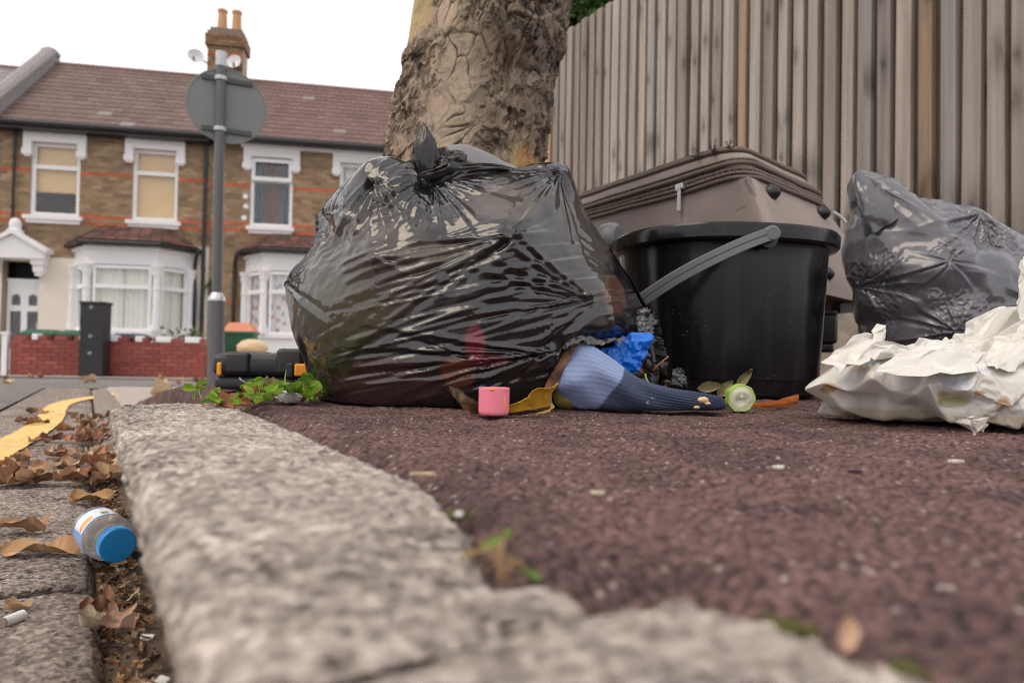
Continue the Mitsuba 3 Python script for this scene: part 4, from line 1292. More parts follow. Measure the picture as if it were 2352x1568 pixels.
hgt = (0.0038 * (plate - 6) + 0.003 * (hsh - 0.5)) * (0.22 + 0.78 * rough) - 0.008 * fis * rough - 0.004 * crack * crk * (1 - yel) * (1 - rough)
hgt += 0.005 * fb(qn * [1, 1, 0.6], 16, 4, 4) * rough + 0.0018 * fb(qn * [1.0, 1.0, 0.7], 110, 3, 5) * (0.25 + 0.75 * rough) - 0.005 * yel
for (kq, kz, kr, kh) in ((0.02, 0.742, 0.055, 0.022), (0.45, 0.66, 0.05, -0.02), (0.52, 0.735, 0.05, 0.02), (-0.1, 0.80, 0.04, 0.008)):
    hgt += kh * np.exp(-((((q_ - kq) * 0.175) / kr) ** 2) - (((Z_ - kz) / kr) ** 2)) * (diry < 0)
rr_ = r + hgt
p = np.stack([cx + rr_ * dirx, 1.56 + rr_ * diry + 0.02 * Z_, Z_], -1)
m_ = grid_mesh(p, wrap_v=True)
if vnormals(p.reshape(-1, 3), m_.faces)[100 * 760 + 10] @ np.array([dirx[100, 10], diry[100, 10], 0]) < 0:
    m_.invert()
a = np.clip(0.5 + 0.7 * fb(qn, 40, 3, 11), 0, 1).ravel()
b = np.clip(hsh * 0.7 + 0.3 * wc, 0, 1).ravel()
c_rough = lerp3((0.085, 0.066, 0.052), (0.42, 0.335, 0.26), np.clip(0.5 * a + 1.0 * b - 0.28, 0, 1))
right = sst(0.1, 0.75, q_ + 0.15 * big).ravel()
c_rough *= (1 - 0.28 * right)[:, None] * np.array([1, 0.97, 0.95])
c_smooth = lerp3((0.43, 0.335, 0.245), (0.24, 0.20, 0.155), np.clip(0.6 * a + 0.9 * b - 0.35, 0, 1)) * (0.85 + 0.25 * meshkit.fbm(qn * 16, 3, 13).ravel())[:, None]
c_yel = lerp3((0.44, 0.34, 0.17), (0.36, 0.28, 0.15), a)
sm_, ye_, dk_ = smooth_z.ravel(), yel.ravel(), (darkz * rough).ravel()
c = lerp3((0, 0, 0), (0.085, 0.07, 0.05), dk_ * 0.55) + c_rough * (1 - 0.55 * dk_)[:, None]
c = c * (1 - sm_)[:, None] + c_smooth * sm_[:, None]
c = c * (1 - ye_)[:, None] + c_yel * ye_[:, None]
orange = sst(0.35, 0.6, np.exp(-(((q_ - 0.78) / 0.12) ** 2) - (((Z_ - 0.46) / 0.045) ** 2)) + 0.5 * fb(qn, 45, 3, 31)).ravel() * (diry.ravel() < 0)
c = c * (1 - 0.7 * orange)[:, None] + np.array((0.34, 0.17, 0.06)) * 0.7 * orange[:, None]
c *= (1 - 0.72 * (crack * crk * (1 - yel) * (1 - rough)).ravel() - 0.6 * (fis * rough).ravel())[:, None]
c *= (1 - 0.7 * ((1 - lip) * (0.25 + 0.75 * rough)).ravel())[:, None]
pits = sst(0.56, 0.66, meshkit.fbm(qn * [1, 1, 0.6] * 95, 2, 61)) * sst(0.42, 0.56, meshkit.fbm(qn * 17, 2, 62))
c *= (1 - 0.6 * (pits * (0.2 + 0.8 * rough)).ravel())[:, None]
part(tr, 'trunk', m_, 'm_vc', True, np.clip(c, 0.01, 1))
for i, (z, a0, L) in enumerate(((2.5, 0.4, 1.2), (2.8, 2.4, 1.1), (3.2, 4.2, 1.0), (3.35, 1.5, 1.4))):
    cx_ = float(trunk(np.array(z), np.array(0.0))[0])
    d_ = np.array([math.cos(a0), math.sin(a0), 1.1])
    s0 = np.array([cx_, 1.56 + 0.02 * z, z])
    part(tr, 'limb', tube(spline([s0, s0 + d_ * L * 0.4, s0 + d_ * L + [0, 0, 0.2]], 10), np.linspace(0.085, 0.03, 10), 10), 'm_bark_plain', 40)
mat('m_bark_plain', (0.25, 0.2, 0.14), 0.9)
for i, (px, py, ln, w0) in enumerate(((938, 100, 0.03, 0.004), (945, 55, 0.028, 0.003), (905, 300, 0.02, 0.004))):
    q = at(px, py, 1.56)
    lm, _, _ = leaf_mesh(ln, w0 * 2, curl=0.8, bend=0.5, nu=8, nv=4, seed=i)
    lm.apply_transform(euler(0.3, -1.2, 0.3))
    lm.apply_translation(q + [0.006, 0, 0])
    part(tr, 'bark_flake', lm, 'm_bark_dark')
mat('m_bark_dark', (0.06, 0.045, 0.035), 0.9)

def faceted(sil, c, Y, depth, n, sub, jit, levels, seed, rounds=2, floor=0.002):
    """Crumpled film: flat facets of uneven size between sharp folds."""
    v, f = silbody(sil, c, Y, depth, n, sub, floor)
    r_ = np.random.default_rng(seed)
    nr = vnormals(v, f)
    e = edges_of(f)
    L = np.bincount(e.ravel(), np.repeat(np.linalg.norm(v[e[:, 0]] - v[e[:, 1]], axis=1), 2), len(v)) / np.bincount(e.ravel())
    v = v + nr * (r_.standard_normal(len(v)) * jit)[:, None] + r_.standard_normal(v.shape) * (0.22 * L)[:, None]
    v[:, 2] = np.maximum(v[:, 2], floor)
    for _ in range(levels):
        v, f = subdivide(v, f)
    e = edges_of(f)
    A = sp.csr_matrix((np.ones(2 * len(e)), (np.r_[e[:, 0], e[:, 1]], np.r_[e[:, 1], e[:, 0]])), (len(v), len(v)))
    d = np.asarray(A.sum(1))
    for _ in range(rounds):
        v = v + 0.5 * ((A @ v) / d - v)
    return v, f


# ------------------------------------------------------------------ bin bags
def finish_film(x, f, n_extra=1):
    for _ in range(n_extra):
        x, f = subdivide(x, f)
        e = edges_of(f)
        A = sp.csr_matrix((np.ones(2 * len(e)), (np.r_[e[:, 0], e[:, 1]], np.r_[e[:, 1], e[:, 0]])), (len(x), len(x)))
        d = np.asarray(A.sum(1))
        x = x + 0.5 * ((A @ x) / d - x)
    return x, f


SIL = [(1515, 900), (1512, 800), (1502, 745), (1472, 690), (1422, 610), (1372, 540), (1322, 470), (1277, 412), (1230, 408), (1150, 413), (1080, 418), (1020, 426), (985, 428),
       (950, 394), (900, 386), (850, 401), (800, 440), (762, 470), (746, 500), (740, 535), (710, 590), (672, 655), (665, 690), (664, 760), (688, 820), (701, 860), (722, 905), (735, 950), (800, 1010), (1080, 1030), (1400, 1010)]
SIL = [(x_ + 26 * (x_ < 770) + 10 * (770 < x_ < 960 and y_ < 700), y_) for x_, y_ in SIL]
v, f = silbody(SIL, (1080, 760), 1.06, (0.245, 0.2), 2.1)
v[:, 1] += 0.05 * sst(0.05, 0.25, v[:, 0]) * (v[:, 1] < 1.06)         # its right flank lies further back
qd = at(1400, 850, 0.9)
v[:, 1] += 0.07 * np.exp(-((v[:, 0] - qd[0]) / 0.075) ** 2) * sst(0.10, 0.07, v[:, 2]) * (v[:, 1] < 1.02)   # torn hollow where the sock comes out
knot = at(988, 425, 1.0)
peaks = [at(1276, 414, 1.0), at(1172, 556, 0.83), at(1350, 700, 0.90), at(1250, 808, 0.86), at(672, 655, 1.02), at(746, 500, 1.02), at(880, 440, 0.93), at(870, 600, 0.84)]
ref = poke(v, f, peaks, 0.017, 0.085)


def ex_main(m, d):
    t1 = np.array([math.cos(0.30), 0.0, math.sin(0.30)])
    tr_ = m - knot
    tr_ = tr_ / np.linalg.norm(tr_, axis=1, keepdims=True)
    w_ = np.clip((m[:, 2] - (0.235 + 0.25 * (m[:, 0] + 0.1))) / 0.05, 0, 1)[:, None]
    t_ = t1 * (1 - w_) + tr_ * w_
    t_ = t_ / np.linalg.norm(t_, axis=1, keepdims=True)
    c2 = ((d * t_).sum(1)) ** 2
    w_ = w_[:, 0]
    calm = 1 - 0.8 * sst(0.08, 0.16, m[:, 0]) * sst(0.1, 0.16, m[:, 2])   # taut smooth patch on the right flank
    loose = sst(0.42, 0.62, meshkit.fbm(m * 11, 2, 17))                    # taut and slack stretches
    return (1 - c2) * (0.006 + 0.032 * (1 - w_) * loose + w_ * (0.03 + 0.19 * loose)) * calm + 0.07 * w_ * c2 * calm * loose


x = crumple(ref.copy(), f, ref, ex_main, 380, 0.0010, 0.045, -0.007, 0.010, 0.002)
x, f, ref = subdivide(x, f, ref)
x = crumple(x, f, ref, ex_main, 150, 0.001, 0.012, -0.009, 0.012, 0.0005)
x, f, ref = subdivide(x, f, ref)
x = crumple(x, f, ref, ex_main, 30, 0.001, 0.008, -0.010, 0.013, 0.0001)
LN = fan(1276, 416, 1.0, 195, 300, 9, 0.13, 0.006, 0.0035, 1) + fan(1172, 556, 0.86, 185, 222, 8, 0.24, 0.006, 0.0032, 2) + fan(1172, 556, 0.86, 20, 60, 4, 0.1, 0.005, 0.004, 3)
LN += fan(1350, 700, 0.93, 140, 215, 9, 0.17, 0.0055, 0.003, 4) + fan(1250, 808, 0.88, 172, 214, 10, 0.24, 0.006, 0.0028, 5) + fan(1250, 808, 0.88, 5, 50, 5, 0.08, 0.004, 0.003, 6)
LN += fan(672, 655, 1.04, -35, 60, 6, 0.12, 0.006, 0.004, 7) + fan(870, 600, 0.86, -80, 10, 3, 0.10, 0.004, 0.004, 8) + fan(880, 440, 0.95, 215, 320, 8, 0.11, 0.007, 0.004, 9) + fan(1000, 430, 0.97, 195, 335, 14, 0.13, 0.007, 0.0035, 10)
LN += fan(1130, 830, 0.85, 165, 200, 5, 0.16, 0.004, 0.0025, 11) + fan(746, 500, 1.04, 240, 340, 5, 0.1, 0.006, 0.004, 12)
r = np.random.default_rng(88)
for _ in range(80):
    q = at(r.uniform(670, 1200), r.uniform(590, 930), 0.86)
    LN.append((q[0], q[2], r.normal(0.24, 0.07), r.uniform(0.06, 0.28), r.uniform(0.0005, 0.0024), r.uniform(0.001, 0.0032), 'long'))
x = creases(x, f, LN, 1.06)
x[:, 2] = np.maximum(x[:, 2], 0.0003)
bag = thing('bin_bag', 'large shiny black bin bag knotted at the top, leaning on the tree', 'bin bag')
c = np.tile((0.0085, 0.0075, 0.009), (len(x), 1))
# pale and coloured rubbish pressed against the thin film shows through it
for (px, py, Y, rx, rz, col, k_) in ((850, 620, 0.9, 0.09, 0.08, (0.055, 0.042, 0.036), 0.8), (800, 720, 0.9, 0.07, 0.05, (0.05, 0.045, 0.02), 0.6), (1092, 800, 0.82, 0.012, 0.026, (0.20, 0.02, 0.04), 0.6), (1050, 860, 0.82, 0.02, 0.02, (0.10, 0.03, 0.012), 0.8),
                                    (1000, 580, 0.84, 0.05, 0.012, (0.09, 0.075, 0.05), 0.7), (1160, 480, 0.92, 0.05, 0.03, (0.07, 0.055, 0.042), 0.8), (1405, 680, 0.93, 0.02, 0.028, (0.10, 0.045, 0.03), 0.85), (1130, 830, 0.83, 0.02, 0.008, (0.15, 0.02, 0.03), 0.5),
                                    (1320, 560, 0.92, 0.05, 0.09, (0.03, 0.028, 0.026), 0.7), (870, 880, 0.84, 0.08, 0.03, (0.05, 0.018, 0.018), 0.5)):
    q = at(px, py, Y)
    dd = ((x[:, 0] - q[0]) / rx) ** 2 + ((x[:, 2] - q[2]) / rz) ** 2
    wgt = k_ * sst(1.25, 0.6, dd + 0.7 * fb(x, 22, 3, int(px))) * (x[:, 1] < 1.06)
    c = c * (1 - wgt)[:, None] + np.array(col) * wgt[:, None]
part(bag, 'film', trimesh.Trimesh(x, f, process=False), 'm_film', True, np.clip(c, 0, 1))


def film_tube(path, ra, rb, seed, sides=56, n=110, amp=0.25, freq=(6, 3)):
    """A gathered strand of film: sweep with pleats running along it."""
    p, t, a, b = frames(spline(path, n))
    u = np.linspace(0, 1, n)
    ra, rb = np.interp(u, np.linspace(0, 1, len(ra)), ra), np.interp(u, np.linspace(0, 1, len(rb)), rb)
    g = np.arange(sides) * 2 * np.pi / sides
    G, U = np.meshgrid(g, u)
    q = np.stack([np.cos(G) * freq[0] / 3, np.sin(G) * freq[0] / 3, U * freq[1]], -1)
    k = 1 + amp * (1 - 2 * np.abs(fb(q, 1.0, 3, seed))) + 0.3 * amp * fb(q, 4, 2, seed + 1)
    v = p[:, None] + (ra[:, None] * np.cos(G) * k)[..., None] * a[:, None] + (rb[:, None] * np.sin(G) * k)[..., None] * b[:, None]
    return grid_mesh(v, wrap_v=True)


Yk = 0.985
ear = film_tube([at(1000, 455, Yk), at(990, 405, Yk), at(978, 350, Yk - 0.005), at(975, 310, Yk), at(972, 282, Yk + 0.004)], [0.012, 0.0135, 0.0145, 0.0105, 0.0008], [0.012, 0.008, 0.007, 0.006, 0.001], 4, amp=0.42, freq=(9, 2))
mat('m_film_dark', VC, 0.2, 0.5)
part(bag, 'knot_ear', ear, 'm_film_dark', True, colors(ear, (0.012, 0.0105, 0.010)))
e2 = film_tube([at(985, 440, Yk), at(1010, 425, Yk - 0.02), at(1040, 405, Yk - 0.02), at(1062, 385, Yk - 0.01)], [0.014, 0.017, 0.014, 0.006], [0.024, 0.027, 0.02, 0.008], 9, amp=0.45, freq=(11, 2))
part(bag, 'knot', e2, 'm_film_dark', True, colors(e2, (0.012, 0.011, 0.011)))
e3 = film_tube([at(1000, 428, Yk - 0.01), at(1080, 405, Yk), at(1160, 402, Yk + 0.01), at(1225, 412, Yk + 0.02)], [0.018, 0.014, 0.009, 0.003], [0.03, 0.03, 0.025, 0.01], 12, amp=0.3, freq=(10, 1.5))
part(bag, 'gathered_fold', e3, 'm_film', True, colors(e3, (0.018, 0.016, 0.015)))
v, f = trimesh.creation.icosphere(subdivisions=5, radius=1).vertices, trimesh.creation.icosphere(subdivisions=5).faces
v = np.array(v) * [0.0205, 0.013, 0.019] + at(1042, 376, Yk - 0.015)
xr = crumple(v.copy(), f, v, lambda m, d: np.full(len(m), 0.06), 100, 0.001, 0.3, -0.004, 0.004, 0.0006)
xr = crumpled(xr, f, ((90, 0.004), (220, 0.0012)), 9, 5)
part(bag, 'rosette', trimesh.Trimesh(xr, f, process=False), 'm_film_dark', True, np.tile((0.02, 0.018, 0.017), (len(xr), 1)))


def loose_sheet(top, bottom, octs, n=110, m=44, seed=0, sag=0.0, along=(1, 1, 1)):
    """A thin free sheet of film between two edges (photograph measures and distance)."""
    A = spline([at(*q) for q in top], n)
    B = spline([at(*q) for q in bottom], n)
    r_ = np.random.default_rng(seed)
    t = np.linspace(0, 1, m)[None, :, None]
    P = A[:, None] * (1 - t) + B[:, None] * t
    P[..., 1] -= sag * np.sin(np.pi * t[..., 0])
    frill = 0.004 * fb(np.stack([np.arange(n) * 0.25, np.zeros(n), np.full(n, seed)], -1), 1, 3, seed)
    P += (frill[:, None] * (np.abs(2 * t[..., 0] - 1) ** 3))[..., None] * np.array([0, -0.6, 0.8])
    mm = grid_mesh(P)
    return trimesh.Trimesh(crumpled(np.array(mm.vertices), mm.faces, octs, 9, seed, along), mm.faces, process=False)


tail = loose_sheet([(1462, 712, 0.95), (1485, 708, 0.955), (1506, 738, 0.965)], [(1462, 770, 0.93), (1478, 792, 0.925), (1500, 780, 0.94)], ((70, 0.006), (160, 0.0025)), 60, 50, 4)
part(bag, 'torn_tail', tail, 'm_film', True, colors(tail, (0.03, 0.03, 0.032)), label='crinkled torn tail of film at the right side')
rim_ = loose_sheet([(1268, 812, 0.845), (1300, 778, 0.85), (1345, 774, 0.86), (1400, 778, 0.88), (1440, 776, 0.90)], [(1278, 832, 0.835), (1306, 796, 0.84), (1348, 788, 0.85), (1400, 792, 0.87), (1438, 786, 0.89)], ((60, 0.004), (150, 0.002)), 90, 14, 8)
part(bag, 'torn_edge', rim_, 'm_film', True, colors(rim_, (0.04, 0.038, 0.036)), label='torn puckered edge above the sock')

# a second, dull black bag behind it, against the trunk
SIL2 = [(860, 400), (900, 388), (945, 372), (985, 352), (1020, 342), (1060, 335), (1100, 346), (1150, 372), (1200, 396), (1250, 414), (1290, 440), (1300, 520), (1290, 900), (1080, 1000), (900, 900), (850, 500)]
v, f = silbody(SIL2, (1070, 600), 1.20, (0.05, 0.05), 2.4, 5)
x = crumple(v.copy(), f, v, lambda m, d: np.full(len(m), 0.035), 200, 0.0012, 0.09, -0.008, 0.008, 0.001)
x, f = finish_film(x, f, 1)
q = np.array([at(px, py, 1.2)[[0, 2]] for px, py in ((1060, 336), (1100, 350), (1150, 380), (1200, 405), (1270, 440))])
dline = np.min([np.hypot(x[:, 0] - a[0], x[:, 2] - a[1]) for a in [q[0] + (q[-1] - q[0]) * 0 + np.array([np.interp(k, np.linspace(0, 1, 5), q[:, 0]), np.interp(k, np.linspace(0, 1, 5), q[:, 1])]) - q[0] for k in np.linspace(0.05, 1, 40)]], axis=0)
gr = sst(0.034, 0.026, dline + 0.003 * fb(x, 60))
c = lerp3((0.010, 0.010, 0.013), (0.20, 0.20, 0.215), gr)
bb = single('black_holdall', trimesh.Trimesh(x, f, process=False), 'm_vc', 'soft black fabric bag with a grey edge, behind the knotted bin bag', 'bag', smooth=True, color=np.clip(c, 0, 1))

# the bin bag at the right
SIL3 = [(1967, 408), (2010, 430), (2080, 455), (2150, 478), (2220, 500), (2300, 535), (2352, 572), (2420, 640), (2430, 800), (2330, 930), (2100, 940), (2018, 840), (1988, 745), (1966, 660), (1949, 580), (1956, 520), (1974, 470)]
v, f = silbody(SIL3, (2150, 690), 1.30, (0.15, 0.13), 1.8)
ref = poke(v, f, [at(1967, 410, 1.28), at(2222, 500, 1.24), at(2200, 760, 1.15), at(2060, 640, 1.16), at(2330, 700, 1.2), at(2180, 600, 1.13)], 0.016, 0.09)
x = crumple(ref.copy(), f, ref, lambda m, d: 0.045 + 0.05 * (meshkit.fbm(m * 9, 2, 5) - 0.3), 330, 0.0006, 0.10, -0.012, 0.014, 0.003, seed=4)
x, f, ref = subdivide(x, f, ref)
x = crumple(x, f, ref, lambda m, d: 0.10 * sst(0.47, 0.62, meshkit.fbm(m * 14, 2, 6)), 120, 0.0008, 0.016, -0.013, 0.015, 0.0006, seed=5)
x, f = finish_film(x, f, 1)
LN = fan(2222, 500, 1.24, 190, 330, 7, 0.12, 0.006, 0.003, 21) + fan(1967, 410, 1.28, -75, -10, 5, 0.12, 0.006, 0.003, 22) + fan(2200, 760, 1.15, 60, 330, 9, 0.09, 0.007, 0.003, 23) + fan(2060, 640, 1.16, 0, 340, 7, 0.08, 0.005, 0.003, 24) + fan(2330, 700, 1.2, 100, 250, 6, 0.1, 0.006, 0.003, 25) + fan(2180, 600, 1.15, 150, 390, 7, 0.1, 0.005, 0.003, 26)
x = crumpled(creases(x, f, LN, 1.32), f, ((11, 0.005), (30, 0.0013)), 1.3, 3)
b3 = thing('bin_bag', 'slate grey bin bag standing by the fence, behind the white bag', 'bin bag')
c = np.tile((0.10, 0.10, 0.118), (len(x), 1))
c = np.where((meshkit.noise(x * 160, 3) > 0.93)[:, None], c * 0.3, c)
part(b3, 'film', trimesh.Trimesh(x, f, process=False), 'm_film_thick', True, c)
tip = film_tube([at(2040, 500, 1.25), at(2000, 450, 1.255), at(1980, 424, 1.26), at(1966, 400, 1.26)], [0.045, 0.032, 0.02, 0.002], [0.03, 0.018, 0.012, 0.002], 3, n=60, amp=0.2, freq=(5, 2))
part(b3, 'corner_tip', tip, 'm_film_thick', True, colors(tip, (0.085, 0.086, 0.10)))

# the white carrier bag in front
SILW = [(1848, 890), (1872, 866), (1900, 838), (1950, 812), (2030, 796), (2085, 800), (2140, 786), (2200, 787), (2255, 800), (2300, 782), (2345, 745), (2368, 700), (2390, 650), (2420, 610), (2460, 600), (2500, 620), (2530, 750), (2530, 990), (2352, 1000), (2230, 1000), (2000, 985), (1910, 950)]
v, f = faceted(SILW, (2210, 892), 0.80, (0.13, 0.11), 1.5, 3, 0.0050, 3, 5, 3)
x = crumple(v.copy(), f, v, lambda m, d: 0.10 * sst(0.45, 0.62, meshkit.fbm(m * 16, 2, 6)), 70, 0.002, 0.012, -0.006, 0.006, 0.0004, seed=8)
x, f = finish_film(x, f, 1)
wb = thing('carrier_bag', 'crumpled white carrier bag with brown and green food stains', 'carrier bag')
c = np.tile((0.56, 0.545, 0.505), (len(x), 1))
scene['m_white_film'] = {'type': 'twosided', 'bsdf': {'type': 'principled', 'base_color': VC, 'roughness': 0.2, 'specular': 0.7}}
_taken.add('m_white_film')
for (px, py, Y, rx, rz, col, k_) in ((2010, 902, 0.68, 0.0065, 0.006, (0.30, 0.15, 0.05), 0.9), (2050, 848, 0.70, 0.010, 0.004, (0.50, 0.38, 0.2), 0.6), (2250, 928, 0.67, 0.018, 0.006, (0.26, 0.24, 0.07), 0.85), (2222, 912, 0.67, 0.005, 0.004, (0.42, 0.24, 0.08), 0.8),
                                    (2325, 930, 0.67, 0.005, 0.008, (0.35, 0.19, 0.06), 0.7), (2285, 905, 0.67, 0.004, 0.003, (0.5, 0.27, 0.08), 0.7), (2150, 970, 0.68, 0.14, 0.008, (0.42, 0.36, 0.24), 0.7), (1960, 925, 0.7, 0.03, 0.008, (0.5, 0.45, 0.36), 0.5),
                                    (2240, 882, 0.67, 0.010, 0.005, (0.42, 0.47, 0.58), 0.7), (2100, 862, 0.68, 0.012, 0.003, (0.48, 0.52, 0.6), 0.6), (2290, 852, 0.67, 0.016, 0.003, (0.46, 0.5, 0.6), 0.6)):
    q = at(px, py, Y)
    dd = ((x[:, 0] - q[0]) / rx) ** 2 + ((x[:, 2] - q[2]) / rz) ** 2
    wgt = k_ * sst(1.3, 0.5, dd + 0.9 * fb(x, 45, 3, int(px))) * (x[:, 1] < 0.8)
    c = c * (1 - wgt)[:, None] + np.array(col) * wgt[:, None]
part(wb, 'film', trimesh.Trimesh(x, f, process=False), 'm_white_film', True, np.clip(c, 0, 1))


def flap(pts, levels=4, seed=0, jit=0.003):
    """A loose piece of film: a ragged fan of flat facets between the given points (photograph measures and distance)."""
    P = np.array([at(*q) for q in pts])
    pc = P.mean(0)
    F_ = np.array([[i, (i + 1) % len(P), len(P)] for i in range(len(P))])
    v_ = np.vstack([P, pc + [0, -0.006, 0.004]])
    r_ = np.random.default_rng(seed)
    for k in range(levels):
        v_, F_ = subdivide(v_, F_)
        if k < 2:
            v_ = v_ + r_.standard_normal(v_.shape) * jit / (k + 1)
    return trimesh.Trimesh(v_, F_, process=False)


for i, pts in enumerate(([(1888, 838, 0.76), (1952, 778, 0.765), (2000, 764, 0.765), (2044, 748, 0.765), (2040, 782, 0.765), (2095, 800, 0.765), (2060, 822, 0.74), (1990, 832, 0.73), (1930, 850, 0.73)],
                       [(2010, 850, 0.70), (2070, 815, 0.73), (2140, 784, 0.755), (2215, 786, 0.75), (2262, 812, 0.73), (2240, 846, 0.695), (2130, 862, 0.68)],
                       [(2262, 812, 0.73), (2310, 780, 0.73), (2352, 748, 0.735), (2400, 735, 0.74), (2420, 800, 0.72), (2340, 842, 0.69), (2285, 850, 0.685)],
                       [(2318, 700, 0.76), (2345, 640, 0.78), (2352, 590, 0.79), (2400, 560, 0.79), (2420, 680, 0.76), (2360, 748, 0.745)],
                       [(2180, 950, 0.672), (2245, 952, 0.668), (2262, 972, 0.667), (2252, 1004, 0.668), (2238, 988, 0.668)])):
    fl = flap(pts, 5, i)
    part(wb, 'loose_fold', fl, 'm_white_film', 25 if False else True, np.tile((0.56, 0.545, 0.505), (len(fl.vertices), 1)))

# ------------------------------------------------------------------ bucket
bk = thing('bucket', 'black plastic bucket with a dull grey carrying handle', 'bucket')
BC = np.array([at(1648, 900, 1.335)[0], 1.335])


def sup(a, b, n, k=96, rot=0.18):
    g = np.arange(k) * 2 * np.pi / k
    x_, y_ = a * np.sign(np.cos(g)) * np.abs(np.cos(g)) ** (2 / n), b * np.sign(np.sin(g)) * np.abs(np.sin(g)) ** (2 / n)
    return np.stack([x_ * math.cos(rot) - y_ * math.sin(rot), x_ * math.sin(rot) + y_ * math.cos(rot)], 1)


def buck(prof, k=128, n=2.35):
    R_ = np.array([np.c_[sup(a * 0.935, a * 0.92, n, k) + BC, np.full(k, z)] for a, z in prof])
    return grid_mesh(R_, wrap_v=True, flip=True)


shell = [(0.0, 0.002), (0.172, 0.002), (0.178, 0.006), (0.181, 0.03), (0.183, 0.032), (0.197, 0.255), (0.199, 0.262), (0.212, 0.264), (0.216, 0.268), (0.217, 0.286), (0.213, 0.292), (0.206, 0.292), (0.200, 0.286), (0.193, 0.255), (0.178, 0.03), (0.172, 0.01), (0.0, 0.01)]
dens = []
for (a0, z0_), (a1, z1_) in zip(shell[:-1], shell[1:]):
    k = max(1, int(abs(z1_ - z0_) / 0.02))
    dens += [(a0 + (a1 - a0) * j / k, z0_ + (z1_ - z0_) * j / k) for j in range(k)]
dens.append(shell[-1])


def scuff(p, n, uv):
    sx_ = smoothstep(0.86, 0.9, noise(p.x * 330, p.y * 330, p.z * 330)) * smoothstep(0.55, 0.7, fbm(p.x * 16, p.y * 16, p.z * 16, octaves=3))
    st = smoothstep(0.55, 0.8, noise(p.x * 70, p.y * 70, p.z * 5)) * 0.5
    return mix(mix((0.005, 0.005, 0.006), (0.014, 0.014, 0.016), st), (0.22, 0.19, 0.18), sx_ * 0.7)


scene['m_bucket'] = {'type': 'twosided', 'bsdf': {'type': 'principled', 'base_color': proc(scuff), 'roughness': 0.2, 'specular': 0.4}}
_taken.add('m_bucket')
part(bk, 'shell', buck(dens), 'm_bucket', 35)
hpnt = at(1772, 537, 1.105)
hp_ = spline([hpnt, at(1718, 556, 1.085), at(1640, 591, 1.065), at(1560, 633, 1.07), at(1490, 678, 1.09), at(1430, 720, 1.12)], 60)
pth, tdir, aa, bb_ = frames(hp_)
w2 = 0.0106
sec = [(-1, 0.0025), (-0.9, 0.0035), (-0.12, 0.0035), (0.0, 0.0018), (0.12, 0.0035), (0.9, 0.0035), (1, 0.0025), (1, -0.0025), (-1, -0.0025)]
fwd = np.array([0, -1.0, 0])
R_ = []
for p_, t_ in zip(pth, tdir):
    fn = fwd - t_ * (fwd @ t_)
    fn /= np.linalg.norm(fn)
    sd = np.cross(t_, fn)
    R_.append([p_ + sd * (a * w2) + fn * b for a, b in sec])
hm = grid_mesh(np.array(R_), wrap_v=True)
mat('m_handle', (0.115, 0.12, 0.125), 0.42, 0.5)
part(bk, 'handle', hm, 'm_handle', 30)
part(bk, 'handle_pivot', put(lathe([(0, 0.008), (0.010, 0.008), (0.0128, 0.005), (0.0128, -0.012), (0, -0.012)], 28), frame4(hpnt, (1, 0, 0), (0, 0, 1), (0, -1, 0))), 'm_handle', 40)
part(bk, 'pivot_boss', put(lathe([(0, 0.0), (0.014, 0.0), (0.014, -0.02), (0, -0.02)], 28), frame4(hpnt + [0.002, 0.014, -0.006], (1, 0, 0), (0, 0, 1), (0, -1, 0))), 'm_bucket', 40)

# ------------------------------------------------------------------ suitcase leaning between bucket and fence
sc = thing('suitcase', 'taupe soft suitcase with brown zips and black studs, behind the bucket', 'suitcase')
K0 = at(1700, 400, 1.55) + np.array([0, 0, 0.052])
A0 = np.array([-0.56, 0.83, -0.03])
B0 = np.array([0.735, 0.66, -0.03])
LA, LB = 0.62, 0.42
down = at(1765, 520, 1.50) - K0
down = down / -down[2]                                        # per metre of fall


def ring(z, inset=0.0, r=0.03, k=10, lean=None, la=LA, lb=LB, ins_b=None):
    """Rounded outline of the case at a drop z below the corner."""
    o = K0 + (down * z)
    pts = []
    ib = inset if ins_b is None else ins_b
    for (ca, cb, a0) in ((ib + r, inset + r, math.pi), (la - ib - r, inset + r, -math.pi / 2), (la - ib - r, lb - inset - r, 0), (ib + r, lb - inset - r, math.pi / 2)):
        for j in range(k + 1):
            g_ = a0 + (math.pi / 2) * j / k
            a_, b_ = ca + r * math.cos(g_), cb + r * math.sin(g_)
            pts.append(o + A0 * a_ + B0 * b_)
    P_ = np.array(pts)
    # densify
    n_ = 240
    d_ = np.concatenate([[0], np.cumsum(np.linalg.norm(np.diff(np.vstack([P_, P_[:1]]), axis=0), axis=1))])
    Q_ = np.vstack([P_, P_[:1]])
    s_ = np.linspace(0, d_[-1], n_, endpoint=False)
    return np.stack([np.interp(s_, d_, Q_[:, i]) for i in range(3)], 1)


def is_end(P_):
    """1 on the face that looks right (the plain end), 0 on the long woven side"""
    rel = P_ - K0
    M2 = np.stack([A0[:2], B0[:2]], 1)
    ab = rel[:, :2] @ np.linalg.inv(M2).T
    return ab


def weave(p, n, uv):
    a, b = (p.x * (-0.56) + p.y * 0.83) * 330, (p.z) * 330
    return mi.Float(0.0005) * (0.5 + 0.5 * mi.Float(1)) * (noise(a * 2.0, b * 2.0, 0.0))


def weave_c(p, n, uv):
    s_ = (p.x * (-0.56) + p.y * 0.83) / 0.0046
    z_ = p.z / 0.0046
    import drjit as dr
    k = 0.5 + 0.5 * dr.sin(s_ * 6.2832 + dr.floor(z_) * 3.1416) * dr.sin(z_ * 6.2832)
    return mix((0.05, 0.04, 0.04), (0.46, 0.385, 0.36), k) * (0.8 + 0.4 * fbm(p.x * 9, p.y * 9, p.z * 9, octaves=2))


